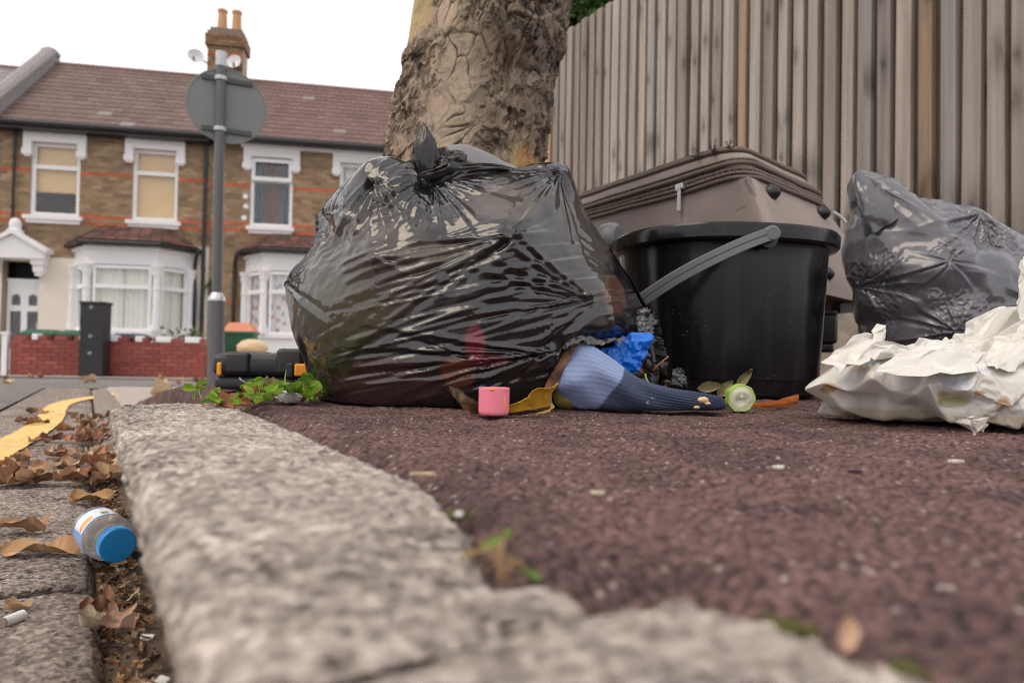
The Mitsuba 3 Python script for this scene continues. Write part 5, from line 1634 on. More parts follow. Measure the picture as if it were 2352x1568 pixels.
scene['m_weave'] = {'type': 'twosided', 'bsdf': {'type': 'diffuse', 'reflectance': proc(weave_c)}}
scene['m_suede'] = {'type': 'twosided', 'bsdf': {'type': 'diffuse', 'reflectance': proc(lambda p, n, uv: mix((0.27, 0.23, 0.205), (0.365, 0.315, 0.285), fbm(p.x * 14, p.y * 14, p.z * 14, octaves=4)))}}
_taken.update(('m_weave', 'm_suede'))
mat('m_piping', (0.12, 0.09, 0.07), 0.6)
mat('m_zip', (0.15, 0.118, 0.10), 0.5)
zs_ = np.linspace(0.055, 0.31, 30)
rg = np.array([ring(z, lb=LB + 0.3 * (z - 0.055), inset=0.0 + 0.004 * math.sin(z * 20) - 0.012 * math.sin((z - 0.055) / 0.255 * math.pi)) for z in zs_])
body = grid_mesh(rg, wrap_v=True)
bot = rg[-1].mean(0)
nv_ = len(body.vertices)
fc_ = np.stack([np.full(240, nv_), 29 * 240 + np.arange(240), 29 * 240 + (np.arange(240) + 1) % 240], 1)
body = trimesh.Trimesh(np.vstack([body.vertices, bot]), np.vstack([body.faces, fc_]), process=False)
cen = body.vertices[body.faces].mean(1)
ab = is_end(cen - (down * (K0[2] - cen[:, 2])[:, None]))
endf = ab[:, 0] < 0.006
part(sc, 'woven_side', trimesh.Trimesh(body.vertices, body.faces[~endf], process=False), 'm_weave', True, label='woven long side of the suitcase')
part(sc, 'end_panel', trimesh.Trimesh(body.vertices, body.faces[endf], process=False), 'm_suede', True, label='plain pale brown end of the suitcase')
# lid above the zips
top_z = [0.052, 0.035, 0.012, -0.004, -0.02, -0.03]
rg2 = np.array([ring(z, i_, r=0.065) + np.array([0, 0, 0.006]) * fb(ring(z, i_, r=0.065) * [1, 1, 0] + [0, 0, z * 2], 7, 2, 3)[:, None] for z, i_ in ((0.056, 0.006), (0.03, 0.004), (0.01, 0.006), (-0.012, 0.012), (-0.03, 0.026), (-0.036, 0.06), (-0.038, 0.15))])
lid = grid_mesh(rg2[::-1], wrap_v=True)
lc = rg2[-1].mean(0)
nv_ = len(lid.vertices)
lid = trimesh.Trimesh(np.vstack([lid.vertices, lc]), np.vstack([lid.faces, np.stack([np.full(240, nv_), (np.arange(240) + 1) % 240, np.arange(240)], 1)]), process=False)
part(sc, 'lid', lid, 'm_suede', True)
for z, i_, r_, m_name, nm in ((0.056, -0.003, 0.005, 'm_piping', 'piping'), (0.044, 0.001, 0.0045, 'm_zip', 'zip'), (0.035, 0.001, 0.0045, 'm_zip', 'zip'), (0.022, -0.003, 0.006, 'm_piping', 'piping'), (0.008, 0.003, 0.003, 'm_zip', 'zip'), (-0.022, 0.014, 0.006, 'm_piping', 'piping'), (-0.032, 0.024, 0.005, 'm_piping', 'piping')):
    P_ = ring(z, i_, r=0.06)
    P_[:, 2] += 0.006 * fb(P_ * [1, 1, 0] + [0, 0, z * 2], 7, 2, 3)
    sag = np.zeros(240)
    rr2 = np.full(240, r_)
    if nm == 'zip':
        rr2 = r_ * (1 + 0.22 * np.sign(np.sin(np.arange(960) * np.pi * 0.5)))
        s_ = np.linspace(0, 240, 960, endpoint=False)
        P_ = np.stack([np.interp(s_, np.arange(241), np.r_[P_[:, i], P_[0, i]]) for i in range(3)], 1)
    part(sc, nm, tube(P_, rr2, 8, closed=True), m_name, True)
# corner piping down the near edge and the seam on the woven side
cp = np.array([ring(z, -0.001)[np.argmin(np.linalg.norm(ring(z, 0.0) - (K0 + down * z + A0 * 0.006 + B0 * 0.006), axis=1))] for z in np.linspace(0.06, 0.3, 14)])
part(sc, 'corner_piping', tube(cp, 0.005, 8), 'm_weave', True)
sm = np.array([K0 + down * z + A0 * a + B0 * -0.006 for a, z in ((0.03, 0.125), (0.08, 0.135), (0.16, 0.155), (0.25, 0.175))])
part(sc, 'seam', tube(spline(sm, 20), 0.002, 6), 'm_piping', True)
# zip puller
zp = at(1545, 440, 1.58)
zn = np.array([-0.83, -0.56, 0]) / 1.0013
zp = K0 + down * 0.045 + A0 * 0.185 + zn * 0.012
MZ = frame4(zp, A0 / np.linalg.norm(A0), (0, 0, 1), zn)
pu = part(sc, 'zip_puller', put(cat([rbox(-0.012, 0.012, -0.007, 0.008, -0.006, 0.006, 0.003)]), MZ), 'm_bright_metal', 40)
part(pu, 'tab', put(cat([rbox(-0.006, 0.004, -0.06, -0.008, 0.003, 0.0065, 0.0015), rbox(-0.004, 0.010, -0.010, 0.003, 0.002, 0.008, 0.002)]), MZ), 'm_bright_metal', 40)
# black studs on the end panel, loose threads, bracket and wheels
en = np.array([0.66, -0.735, 0])
en = np.array([B0[1], -B0[0], 0]) / np.hypot(B0[0], B0[1])
stud_prof = lathe([(0, 0.018), (0.006, 0.017), (0.012, 0.012), (0.016, 0.006), (0.019, 0.0), (0.019, -0.006), (0, -0.006)], 24)
for b_, z_ in ((0.075, 0.085), (0.335, 0.085), (0.20, 0.26)):
    o = K0 + down * z_ + B0 * b_ + en * 0.006
    part(sc, 'stud', put(stud_prof, frame4(o, B0 / np.linalg.norm(B0), (0, 0, 1), en)), 'm_black_plastic', 40)
for i, (a_, k_) in enumerate(((0.0, 9), (0.045, 14), (0.09, 9))):
    o = K0 + A0 * (0.03 + a_) + B0 * 0.0 + np.array([0, 0, 0.012])
    th_ = []
    for j in range(k_):
        e = rng.normal(0, 0.007, 3) + [0, 0, 0.014]
        th_.append(tube(spline([o + rng.normal(0, 0.003, 3), o + e * 0.5, o + e + rng.normal(0, 0.003, 3)], 6), 0.0009, 4))
    part(sc, 'loose_thread', cat(th_), 'm_dark_thread')
mat('m_dark_thread', (0.03, 0.024, 0.02), 0.9)
zt2 = K0 + down * 0.07 + B0 * 0.40 + en * 0.008
part(sc, 'zip_tab', tube(spline([zt2, zt2 + [0.02, 0.0, -0.012], zt2 + [0.034, 0, -0.028]], 8), 0.004, 8), 'm_galv', True)
fq = at(1932, 690, 1.72)
foot = Polygon([(-0.03, -0.035), (0.02, -0.03), (0.036, 0.0), (0.024, 0.07), (0.012, 0.078), (0.008, 0.06), (0.016, 0.02), (0.0, -0.005), (-0.03, -0.01)])
part(sc, 'corner_foot', put(extrude(foot, 0.03), frame4(fq, (0.95, 0.3, 0), (0, 0, 1), (0.3, -0.95, 0))), 'm_foot')
mat('m_foot', (0.05, 0.042, 0.038), 0.6)
part(sc, 'corner_stud', put(stud_prof, frame4(at(1922, 665, 1.70), (1, 0, 0), (0, 0, 1), (0, -1, 0))), 'm_black_plastic', 40)
wq = at(1900, 752, 1.68)
part(sc, 'wheel_housing', cat([rbox(wq[0] - 0.05, wq[0] + 0.03, wq[1], wq[1] + 0.06, wq[2] - 0.04, wq[2] + 0.035, 0.012), rbox(wq[0] - 0.05, wq[0] + 0.022, wq[1] + 0.005, wq[1] + 0.055, wq[2] - 0.06, wq[2] - 0.038, 0.008), rbox(wq[0] - 0.05, wq[0] + 0.024, wq[1] - 0.004, wq[1] + 0.055, wq[2] + 0.03, wq[2] + 0.042, 0.004)]), 'm_black_plastic', 40)
wq = at(1402, 552, 1.42)
wl = lathe([(0.0, -0.02), (0.028, -0.02), (0.034, -0.014), (0.036, 0.0), (0.034, 0.014), (0.028, 0.02), (0.0, 0.02)], 32)
mat('m_wheel', (0.10, 0.105, 0.11), 0.45)
part(sc, 'wheel', put(wl, frame4(wq, (0.55, 0.83, 0), (0, 0, 1), (0.83, -0.55, 0))), 'm_wheel', 40)

# ------------------------------------------------------------------ tool case
tc = thing('tool_case', 'flat black plastic tool case with orange latches, behind the weeds', 'tool case')
tx, ty = at(484, 890, 1.10)[0], 1.10
MT = frame4((tx, ty, 0.0), (0.985, 0.17, 0), (-0.17, 0.985, 0), (0, 0, 1))
W_, D_ = 0.34, 0.24
part(tc, 'base', put(rbox(0.004, W_, 0.0, D_, 0.003, 0.024, 0.008), MT), 'm_case', 40)
mat('m_case', (0.02, 0.021, 0.022), 0.42, 0.5)
part(tc, 'lid', put(cat([rbox(0.0, W_, -0.004, D_, 0.025, 0.060, 0.012), rbox(0.02, 0.06, -0.008, D_ - 0.02, 0.028, 0.063, 0.008), rbox(0.098, 0.142, -0.010, D_ - 0.01, 0.027, 0.070, 0.009), rbox(0.17, 0.30, -0.006, D_ - 0.01, 0.028, 0.066, 0.01)]), MT), 'm_case', 40)
part(tc, 'latch', put(rbox(0.010, 0.017, -0.009, -0.002, 0.026, 0.046, 0.002), MT), 'm_orange', 40, label='thin orange strip at the left corner')
part(tc, 'latch', put(rbox(0.128, 0.17, -0.020, -0.006, 0.026, 0.046, 0.004), MT), 'm_orange', 40, label='wide orange latch by the bin bag')
part(tc, 'latch_bracket', put(rbox(0.116, 0.1275, -0.021, -0.005, 0.024, 0.047, 0.003), MT), 'm_case', 40)
hw = [(0.048, -0.003, 0.016), (0.048, -0.016, 0.020), (0.052, -0.018, 0.017), (0.066, -0.018, 0.014), (0.082, -0.018, 0.017), (0.086, -0.016, 0.022), (0.086, -0.003, 0.018)]
part(tc, 'wire_handle', put(tube(spline(hw, 40), 0.0016, 8), MT), 'm_grey_metal', True)

# ------------------------------------------------------------------ small rubbish on the pavement
def on_road(px, py, dz=0.0):
    d = ray(px, py)
    Y = 1.0
    for _ in range(30):
        Y = d[1] * ((road_z(Y) + dz - CAM[2]) / d[2])
    return CAM + d * (Y / d[1])


# sock: heel end up against the torn bag, leg lying flat to the right
prof = np.array([(1268, 838, 872), (1272, 825, 885), (1280, 806, 900), (1292, 794, 915), (1310, 786, 928), (1330, 783, 937), (1355, 790, 940), (1385, 808, 941), (1415, 830, 942), (1445, 853, 942), (1480, 873, 942), (1520, 886, 942), (1560, 894, 942), (1600, 900, 942), (1635, 906, 942), (1655, 912, 941), (1663, 922, 938)], float)
YS = 0.865
n_ = 260
xs_ = np.interp(np.linspace(0, 1, n_), np.linspace(0, 1, len(prof)), prof[:, 0])
from scipy.interpolate import PchipInterpolator
top_, bot_ = PchipInterpolator(prof[:, 0], prof[:, 1])(xs_), PchipInterpolator(prof[:, 0], prof[:, 2])(xs_)
g = np.linspace(0, 2 * np.pi, 220, endpoint=False)
rows = []
for i in range(n_):
    a, b = at(xs_[i], top_[i], YS), at(xs_[i], bot_[i], YS)
    zc, hh = (a[2] + max(b[2], 0.001)) / 2, max((a[2] - max(b[2], 0.001)) / 2, 0.0005)
    u = i / (n_ - 1)
    dpt = np.interp(u, [0, 0.04, 0.2, 0.5, 0.8, 0.97, 1], [0.004, 0.014, 0.026, 0.028, 0.022, 0.018, 0.004])
    fold = 1 + 0.22 * np.sin(3 * g + 9 * u) * np.exp(-((u - 0.2) / 0.2) ** 2) + 0.10 * np.sin(4 * g - 22 * u) * np.exp(-((u - 0.5) / 0.3) ** 2)
    rib = 1 + (0.012 + 0.07 * sst(0.55, 0.85, u)) * np.sign(np.sin(g * 34)) * np.abs(np.sin(g * 34)) ** 0.6 * 0.35
    yo = YS - dpt * np.sin(g) * fold * rib
    zo = zc + hh * np.cos(g) * (0.97 + 0.03 * rib) + 0.003 * np.sin(9 * u + 2 * g) * np.sin(g) * (u > 0.05)
    rows.append(np.stack([np.full(220, a[0]) + 0.0007 * np.sin(g * 5 + 40 * u), yo, np.maximum(zo, 0.0012)], -1))
sk = grid_mesh(np.array(rows), wrap_v=True)
U = np.repeat(np.linspace(0, 1, n_), 220)
PX = np.repeat(xs_, 220)
G = np.tile(g, n_)
zt_ = (sk.vertices[:, 2] - 0.0) / 0.085
edge_px = 1372 + 62 * np.clip(zt_ * 1.6, 0, 1.0)
lt_ = sst(edge_px + 3, edge_px - 3, PX)
knit = 0.5 + 0.5 * meshkit.noise(sk.vertices * 900, 5)
light = lerp3((0.11, 0.16, 0.33), (0.28, 0.35, 0.55), knit)
darkb = lerp3((0.012, 0.018, 0.04), (0.075, 0.098, 0.165), knit * np.interp(U, [0, 0.5, 0.75, 1], [1, 1, 0.7, 0.35]))
c = darkb * (1 - lt_)[:, None] + light * lt_[:, None]
rv = np.sin(G * 34)
c *= (1 - (0.14 + 0.3 * sst(0.5, 0.85, U)) * (1 - sst(-0.5, 0.4, rv)))[:, None]
dirt = sst(0.25, 0.5, fb(sk.vertices, 60, 4, 3)) * sst(0.03, 0.0, sk.vertices[:, 2])
c = c * (1 - 0.6 * dirt)[:, None] + np.array((0.12, 0.10, 0.08)) * (0.6 * dirt)[:, None]
crumb = (meshkit.noise(sk.vertices * 170, 8) > 0.90) & (U > 0.62)
c = np.where(crumb[:, None], np.array([[0.5, 0.42, 0.28]]), c)
so = thing('sock', 'blue and navy knitted sock lying between the torn bin bag and the bucket', 'sock')
part(so, 'knit', sk, 'm_vc', True, np.clip(c, 0, 1))
for i, (px, py, w0) in enumerate(((1615, 918, 0.007), (1625, 926, 0.004), (1600, 935, 0.004))):
    q = at(px, py, YS - 0.022)
    m_ = trimesh.creation.icosphere(subdivisions=2, radius=1)
    m_.vertices = np.array(m_.vertices) * [w0, 0.003, w0 * 0.5] * (1 + 0.25 * fb(m_.vertices, 2))[:, None] + q
    part(so, 'food_crumb', m_, 'm_crumb', True)
mat('m_crumb', (0.62, 0.46, 0.27), 0.7)

# pink cap standing upside down
cp_ = on(1133, 958)
cb = thing('bottle_cap', 'pink plastic cap standing open side up in front of the black bin bag', 'cap')
cap_p = [(0.0, 0.0), (0.0135, 0.0), (0.0152, 0.0008), (0.0162, 0.0024), (0.0165, 0.005), (0.0166, 0.0275), (0.0168, 0.0287), (0.0164, 0.0294), (0.0156, 0.0292), (0.0150, 0.028), (0.0148, 0.003), (0, 0.003)]
mat('m_pink', (0.80, 0.22, 0.30), 0.42, 0.4)
part(cb, 'cup', put(lathe(cap_p, 64), frame4((cp_[0], cp_[1] + 0.0165, 0.0012), (1, 0, 0), (0, 1, 0), (0, 0, 1))), 'm_pink', 40)
for (dx, dz, w, h) in ((-0.002, 0.0292, 0.0030, 0.0012), (0.0118, 0.0135, 0.0016, 0.0075)):
    m_ = trimesh.creation.icosphere(subdivisions=3, radius=1)
    yy = -math.sqrt(max(0.0166 ** 2 - dx ** 2, 0))
    m_.vertices = np.array(m_.vertices) * [w, 0.0007 if dz < 0.028 else 0.0016, h] * (1 + 0.3 * fb(m_.vertices, 2.2))[:, None] + [cp_[0] + dx, cp_[1] + 0.0165 + yy, dz]
    part(cb, 'sauce_smear', m_, 'm_sauce', True)
mat('m_sauce', (0.75, 0.30, 0.08), 0.3)


def strip(path, w, seed, n=60, k=11, cup=0.3, wav=0.15, side=None):
    """A limp strip of peel along a path, cupped across its width."""
    p, t, a, b = frames(spline(path, n))
    w = np.interp(np.linspace(0, 1, n), np.linspace(0, 1, len(w)), w)
    s = np.linspace(-1, 1, k)
    if side is not None:
        b = np.tile(np.asarray(side, float), (n, 1))
        b -= t * (b * t).sum(1, keepdims=True)
        b /= np.linalg.norm(b, axis=1, keepdims=True)
        a = np.cross(b, t)
    ww = w[:, None] * (1 + wav * fb(np.stack(np.broadcast_arrays(np.arange(n)[:, None] * 0.13, s[None] * 1.2, 0.0), -1), 1.0, 3, seed))
    v = p[:, None] + (ww * s)[..., None] * b[:, None] + (cup * w[:, None] * (s ** 2) + 0.12 * w[:, None] * fb(np.stack(np.broadcast_arrays(np.arange(n)[:, None] * 0.2, s[None] * 2, 1.0), -1), 1.0, 2, seed + 4))[..., None] * a[:, None]
    top, th = grid_mesh(v), 0.0011
    nr_ = vnormals(np.array(top.vertices), top.faces)
    vb = top.vertices - nr_ * th
    N_ = len(top.vertices)
    rim = np.r_[np.arange(k), np.arange(1, n) * k + k - 1, (n - 1) * k + np.arange(k - 2, -1, -1), np.arange(n - 2, 0, -1) * k]
    r2 = np.roll(rim, -1)
    sidef = np.vstack([np.stack([rim, r2, r2 + N_], 1), np.stack([rim, r2 + N_, rim + N_], 1)])
    return trimesh.Trimesh(np.vstack([top.vertices, vb]), np.vstack([top.faces, top.faces[:, ::-1] + N_, sidef[:, ::-1]]), process=False)


def peel_col(m, base, brown, amt, seed):
    k = np.clip(0.5 + fb(m.vertices, 70, 4, seed) * 1.2 + amt, 0, 1)
    return np.clip(lerp3(base, brown, k), 0, 1)


bp = thing('banana_peel', 'rotting banana peel, brown and yellow, bent around behind the pink cap', 'peel')
Yp = 0.775
m_ = strip([at(1030, 893, Yp + 0.02), at(1048, 908, Yp), at(1070, 928, Yp - 0.02), at(1100, 945, Yp - 0.02), at(1130, 950, Yp - 0.01) ], [0.004, 0.007, 0.009, 0.009, 0.008], 3, side=(0.2, -0.5, 0.8))
m_.vertices[:, 2] = np.maximum(m_.vertices[:, 2], 0.001)
part(bp, 'dark_flap', m_, 'm_vc_satin', True, peel_col(m_, (0.22, 0.12, 0.04), (0.04, 0.022, 0.012), 0.15, 3), label='dark brown stalk end of the peel')
m_ = strip([at(1150, 946, Yp - 0.01), at(1185, 938, Yp - 0.01), at(1215, 926, Yp), at(1245, 915, Yp), at(1268, 905, Yp + 0.02)], [0.006, 0.009, 0.014, 0.017, 0.013], 8, side=(0.1, -0.45, 0.85), cup=-0.35)
m_.vertices[:, 2] = np.maximum(m_.vertices[:, 2], 0.001)
part(bp, 'yellow_flap', m_, 'm_vc_gloss', True, peel_col(m_, (0.55, 0.30, 0.03), (0.20, 0.09, 0.02), -0.22, 5), label='yellow brown flap of the peel')
m_ = strip([at(1165, 952, Yp - 0.02), at(1210, 950, Yp - 0.03), at(1262, 938, Yp - 0.02)], [0.003, 0.005, 0.004], 11, side=(0, -0.8, 0.4))
m_.vertices[:, 2] = np.maximum(m_.vertices[:, 2], 0.0008)
part(bp, 'frayed_edge', m_, 'm_vc_satin', True, peel_col(m_, (0.16, 0.09, 0.04), (0.03, 0.02, 0.012), 0.1, 6))
m_ = strip([at(1322, 784, 0.85), at(1300, 810, 0.845), at(1280, 850, 0.84), at(1262, 885, 0.84), at(1250, 905, 0.84)], [0.006, 0.0065, 0.0055, 0.006, 0.005], 15, side=(0.9, -0.2, 0.45), cup=0.4)
single('dried_peel', m_, 'm_vc', 'dry brown strip of peel leaning between bin bag and light sock end', 'peel', smooth=True, color=peel_col(m_, (0.26, 0.14, 0.07), (0.06, 0.03, 0.02), 0.05, 9))
v = np.array(trimesh.creation.icosphere(subdivisions=4).vertices)
f = trimesh.creation.icosphere(subdivisions=4).faces
q = at(1306, 905, 0.862)
v2 = v * [0.021, 0.02, 0.0185] * (1 + 0.05 * fb(v, 2))[:, None]
v2[:, 0] += 0.15 * v2[:, 2]
v2 = v2 + [q[0] + 0.002, q[1] + 0.012, 0.0188]
m_ = trimesh.Trimesh(v2, f, process=False)
single('potato', m_, 'm_vc_satin', 'dull yellow potato under the light end of the sock', 'potato', smooth=True, color=np.clip(lerp3((0.33, 0.26, 0.07), (0.20, 0.14, 0.04), np.clip(0.5 + fb(v2, 90, 3), 0, 1)), 0, 1))

# blue plastic torn bag
SILB = [(1372, 800), (1400, 790), (1440, 774), (1470, 766), (1497, 768), (1499, 780), (1486, 800), (1470, 830), (1452, 862), (1430, 875), (1395, 870), (1375, 840)]
v, f = silbody(SILB, (1430, 818), 0.915, (0.016, 0.02), 2.0, 5)
x = crumple(v.copy(), f, v, lambda m, d: np.full(len(m), 0.10), 220, 0.001, 0.30, -0.005, 0.006, 0.001, seed=9)
x, f = finish_film(x, f, 1)
x = crumpled(x, f, ((40, 0.005), (110, 0.0018)), 9, 2)
mat('m_blue_film', (0.005, 0.145, 0.62), 0.28, 0.5)
single('blue_plastic', trimesh.Trimesh(x, f, process=False), 'm_blue_film', 'bright blue crumpled plastic poking out of the torn bin bag above the sock', 'plastic bag', smooth=True)
# black brush
br = thing('brush', 'black brush with thick bristles wedged between bin bag and bucket', 'brush')
b0, b1 = at(1478, 735, 0.985), at(1502, 835, 0.965)
part(br, 'core', tube([b0, b1], 0.006, 10), 'm_black_plastic', 40)
for j in range(40):
    u = j / 39
    o = b0 + (b1 - b0) * u
    dirn = np.array([0.95, -0.25 + 0.25 * rng.standard_normal(), 0.12 * rng.standard_normal() - 0.1])
    dirn /= np.linalg.norm(dirn)
    part(br, 'bristle', tube([o, o + dirn * 0.010, o + dirn * 0.021], [0.0015, 0.0014, 0.0014], 6), 'm_black_plastic', 40)
# cucumber slice
cu = thing('cucumber_slice', 'cut slice of green cucumber standing on edge by the end of the sock', 'vegetable slice')
cq = at(1703, 915, 0.885)
R0 = 0.0183
gg = np.arange(72) * 2 * np.pi / 72
rad = R0 * (1 + 0.028 * np.cos(7 * gg + 0.4) + 0.015 * np.cos(3 * gg))
ringp = lambda k, y: np.stack([cq[0] + rad * k * np.cos(gg), np.full(72, y) - 0.0025 * np.sin(gg), np.maximum(cq[2] + rad * k * np.sin(gg), 0.0006)], -1)
yb = cq[1]
m_ = grid_mesh(np.array([ringp(0.93, yb - 0.0002), ringp(0.985, yb + 0.0008), ringp(1.0, yb + 0.002), ringp(1.0, yb + 0.011), ringp(0.9, yb + 0.0125)]), wrap_v=True)
part(cu, 'rind', m_, 'm_vc_gloss', True, np.clip(colors(m_, (0.30, 0.48, 0.07), 0.3, 150), 0, 1))
m_ = grid_mesh(np.array([ringp(k, yb + 0.0004 * math.sin(k * 9)) for k in np.linspace(0.03, 0.95, 26)]), wrap_v=True)
kk = np.hypot(m_.vertices[:, 0] - cq[0], m_.vertices[:, 2] - cq[2]) / R0
c = lerp3((0.72, 0.74, 0.58), (0.50, 0.62, 0.25), sst(0.55, 0.95, kk))
th_ = np.arctan2(m_.vertices[:, 2] - cq[2], m_.vertices[:, 0] - cq[0])
seed_ = np.exp(-((kk - 0.36) / 0.06) ** 2) * sst(0.3, 0.8, np.abs(np.sin(th_ * 5)))
c *= (1 - 0.28 * seed_)[:, None]
part(cu, 'flesh', m_, 'm_vc_gloss', True, np.clip(c, 0, 1))
# carrot peel
m_ = strip([on(1736, 936) + [0, 0.02, 0.004], on(1775, 942) + [0, 0.03, 0.004], on(1815, 940) + [0, 0.03, 0.006], on(1847, 936) + [0, 0.02, 0.009]], [0.003, 0.0045, 0.0065, 0.0085], 21, side=(0, -0.5, 0.85), cup=0.25)
m_.vertices[:, 2] = np.maximum(m_.vertices[:, 2], 0.0008)
mat('m_carrot', (0.72, 0.20, 0.035), 0.45)
single('carrot_peel', m_, 'm_carrot', 'long orange carrot peel lying in front of the bucket', 'peel', smooth=True)
for i, (px, py, w0) in enumerate(((1640, 934, 0.006), (1655, 925, 0.005), (1668, 922, 0.005))):
    q = on(px, max(py, 938))
    m_ = rbox(-w0, w0, -w0 * 0.5, w0 * 0.5, 0, w0 * 0.7, 0.0012, 2)
    m_.apply_transform(euler(rng.uniform(-0.3, 0.3), rng.uniform(-0.5, 0.5), rng.uniform(0, 3)))
    m_.apply_translation(q + [0, 0.008, 0.002])
    single('carrot_scrap', m_, 'm_carrot', ['largest orange carrot scrap, in front of the sock cuff', 'small carrot scrap just left of the cucumber slice, lower one', 'small carrot scrap touching the left edge of the cucumber slice'][i], 'scrap', smooth=40)
# bay leaves
for i, (px, py, ln, wd, e, lab) in enumerate(((1627, 893, 0.034, 0.014, (1.2, -0.1, 0.1), 'curled olive bay leaf lying behind the sock cuff'), (1664, 893, 0.030, 0.015, (1.35, -0.8, 0.0), 'folded olive bay leaf just left of the cucumber slice'), (1703, 873, 0.036, 0.013, (1.4, -0.95, 0.2), 'pointed olive bay leaf sticking up behind the cucumber slice'))):
    lm, U_, S_ = leaf_mesh(ln, wd, curl=0.9, bend=0.5, nu=22, nv=11, seed=60 + i, fold=0.5, wav=0.10)
    lm.apply_transform(euler(*e))
    lm.apply_translation(at(px, py, 0.925))
    c = lerp3((0.19, 0.17, 0.08), (0.30, 0.27, 0.16), np.clip(0.5 + fb(lm.vertices, 90, 3, i), 0, 1)) * (1 - 0.35 * np.exp(-(S_ / 0.09) ** 2))[:, None]
    single('bay_leaf', lm, 'm_vc_satin', lab, 'leaf', smooth=True, color=np.clip(c, 0, 1))
# wet food scraps in the gap under the blue plastic
ms, cs = [], []
r = np.random.default_rng(31)
for j in range(70):
    px, py = r.uniform(1430, 1530), r.uniform(812, 915)
    if px > 1500 and py < 840:
        continue
    q = at(px, py, r.uniform(0.93, 0.99))
    m_ = trimesh.creation.icosphere(subdivisions=2, radius=1)
    s_ = r.uniform(0.003, 0.009, 3) * [1.2, 1, 0.8]
    m_.vertices = np.array(m_.vertices) * s_ * (1 + 0.4 * fb(m_.vertices, 2, 3, j))[:, None]
    m_.apply_transform(euler(*r.uniform(0, 6, 3)))
    m_.apply_translation(q)
    ms.append(m_)
    cs.append(np.tile(np.array([(0.07, 0.04, 0.025), (0.04, 0.025, 0.02), (0.13, 0.065, 0.03), (0.02, 0.02, 0.022), (0.3, 0.12, 0.03), (0.2, 0.15, 0.1)][r.choice(6, p=[0.3, 0.3, 0.15, 0.13, 0.05, 0.07])]), (len(m_.vertices), 1)))
k = single('food_scraps', cat(ms), 'm_vc_gloss', 'dark wet mush of food scraps below the blue plastic', 'food scraps', smooth=True, color=np.vstack(cs))
labels[k]['kind'] = 'stuff'
m_ = tube(spline([at(1500, 850, 0.93), at(1512, 838, 0.92), at(1536, 818, 0.915)], 14), np.linspace(0.0022, 0.0008, 14), 7)
single('twig', m_, 'm_stick', 'short orange brown twig jutting out of the scraps towards the bucket', 'twig', smooth=True)
mat('m_stick', (0.32, 0.15, 0.07), 0.8)
m_ = tube(spline([at(1482, 858, 0.905), at(1490, 880, 0.9), at(1505, 893, 0.9)], 14), 0.0014, 7)
single('green_stalk', m_, 'm_green_stalk', 'thin green stalk between the blue plastic and the sock', 'stalk', smooth=True)
mat('m_green_stalk', (0.25, 0.33, 0.07), 0.6)
fs = loose_sheet([(1545, 850, 0.93), (1562, 846, 0.93), (1572, 862, 0.93)], [(1542, 880, 0.92), (1555, 884, 0.92), (1574, 892, 0.92)], ((80, 0.005), (190, 0.002)), 40, 30, 6)
single('film_scrap', fs, 'm_film_scrap', 'crinkled scrap of dark clear film right of the food scraps', 'plastic scrap', smooth=True)
mat('m_film_scrap', (0.05, 0.05, 0.05), 0.18, 0.6)

# bits on the open pavement
bits = [(990, 1099, 0.0165, 0.0045, 0.30, (0.55, 0.45, 0.30), 'wood_chip', 'flat pale wood chip on the asphalt beside the kerb', 'wood chip'),
        (1790, 1080, 0.010, 0.004, -0.1, (0.55, 0.53, 0.50), 'paper_scrap', 'small white scrap of paper on open asphalt below the cucumber slice', 'paper scrap'),
        (2182, 1066, 0.011, 0.004, 0.1, (0.5, 0.46, 0.40), 'paper_scrap', 'small pale scrap of paper on the asphalt in front of the carrier bag', 'paper scrap'),
        (1370, 1141, 0.006, 0.003, 0.1, (0.5, 0.42, 0.32), 'paper_scrap', 'tiny pale crumb of paper on the asphalt, centre of the path', 'paper scrap'),
        (1960, 1091, 0.006, 0.005, 0.2, (0.02, 0.02, 0.022), 'black_fragment', 'small black fragment on the asphalt between two pale scraps', 'fragment'),
        (1055, 1192, 0.003, 0.002, 0.3, (0.6, 0.58, 0.58), 'grit', 'tiny white piece of grit in the moss by the kerb', 'grit')]
for px, py, a, b, rot, col, nm, lab, ct in bits:
    q = on(px, py)
    a, b = a * 0.72, b * 0.9
    pg = shapely.MultiPoint(np.random.default_rng(int(px)).uniform(-1, 1, (9, 2)) * [a, b]).convex_hull
    m_ = extrude(pg, 0.0012).subdivide()
    m_.vertices[:, 2] += 0.05 * np.abs(m_.vertices[:, 0]) + 0.001
    m_.vertices += 0.0006 * np.stack([fb(m_.vertices, 200, 2, j) for j in range(3)], 1)
    m_.apply_transform(rotz(rot))
    m_.apply_translation(q + [0, 0, 0.0005])
    single(nm, m_, 'm_vc', lab, ct, smooth=False, color=colors(m_, col, 0.2, 200))
lm, U_, S_ = leaf_mesh(0.009, 0.0042, curl=0.9, bend=0.3, nu=14, nv=7, seed=5)
lm.apply_transform(euler(0.4, -0.9, 1.1))
lm.apply_translation(on(1940, 1490) + [0, 0, 0.0035])
single('dry_leaf', lm, 'm_vc', 'small pale curled leaf bit on the asphalt at the lower right', 'leaf', smooth=True, color=colors(lm, (0.55, 0.38, 0.27), 0.2, 100))

# ------------------------------------------------------------------ weeds
GREEN = [(0.27, 0.44, 0.05), (0.20, 0.36, 0.045), (0.36, 0.52, 0.09), (0.13, 0.26, 0.04)]


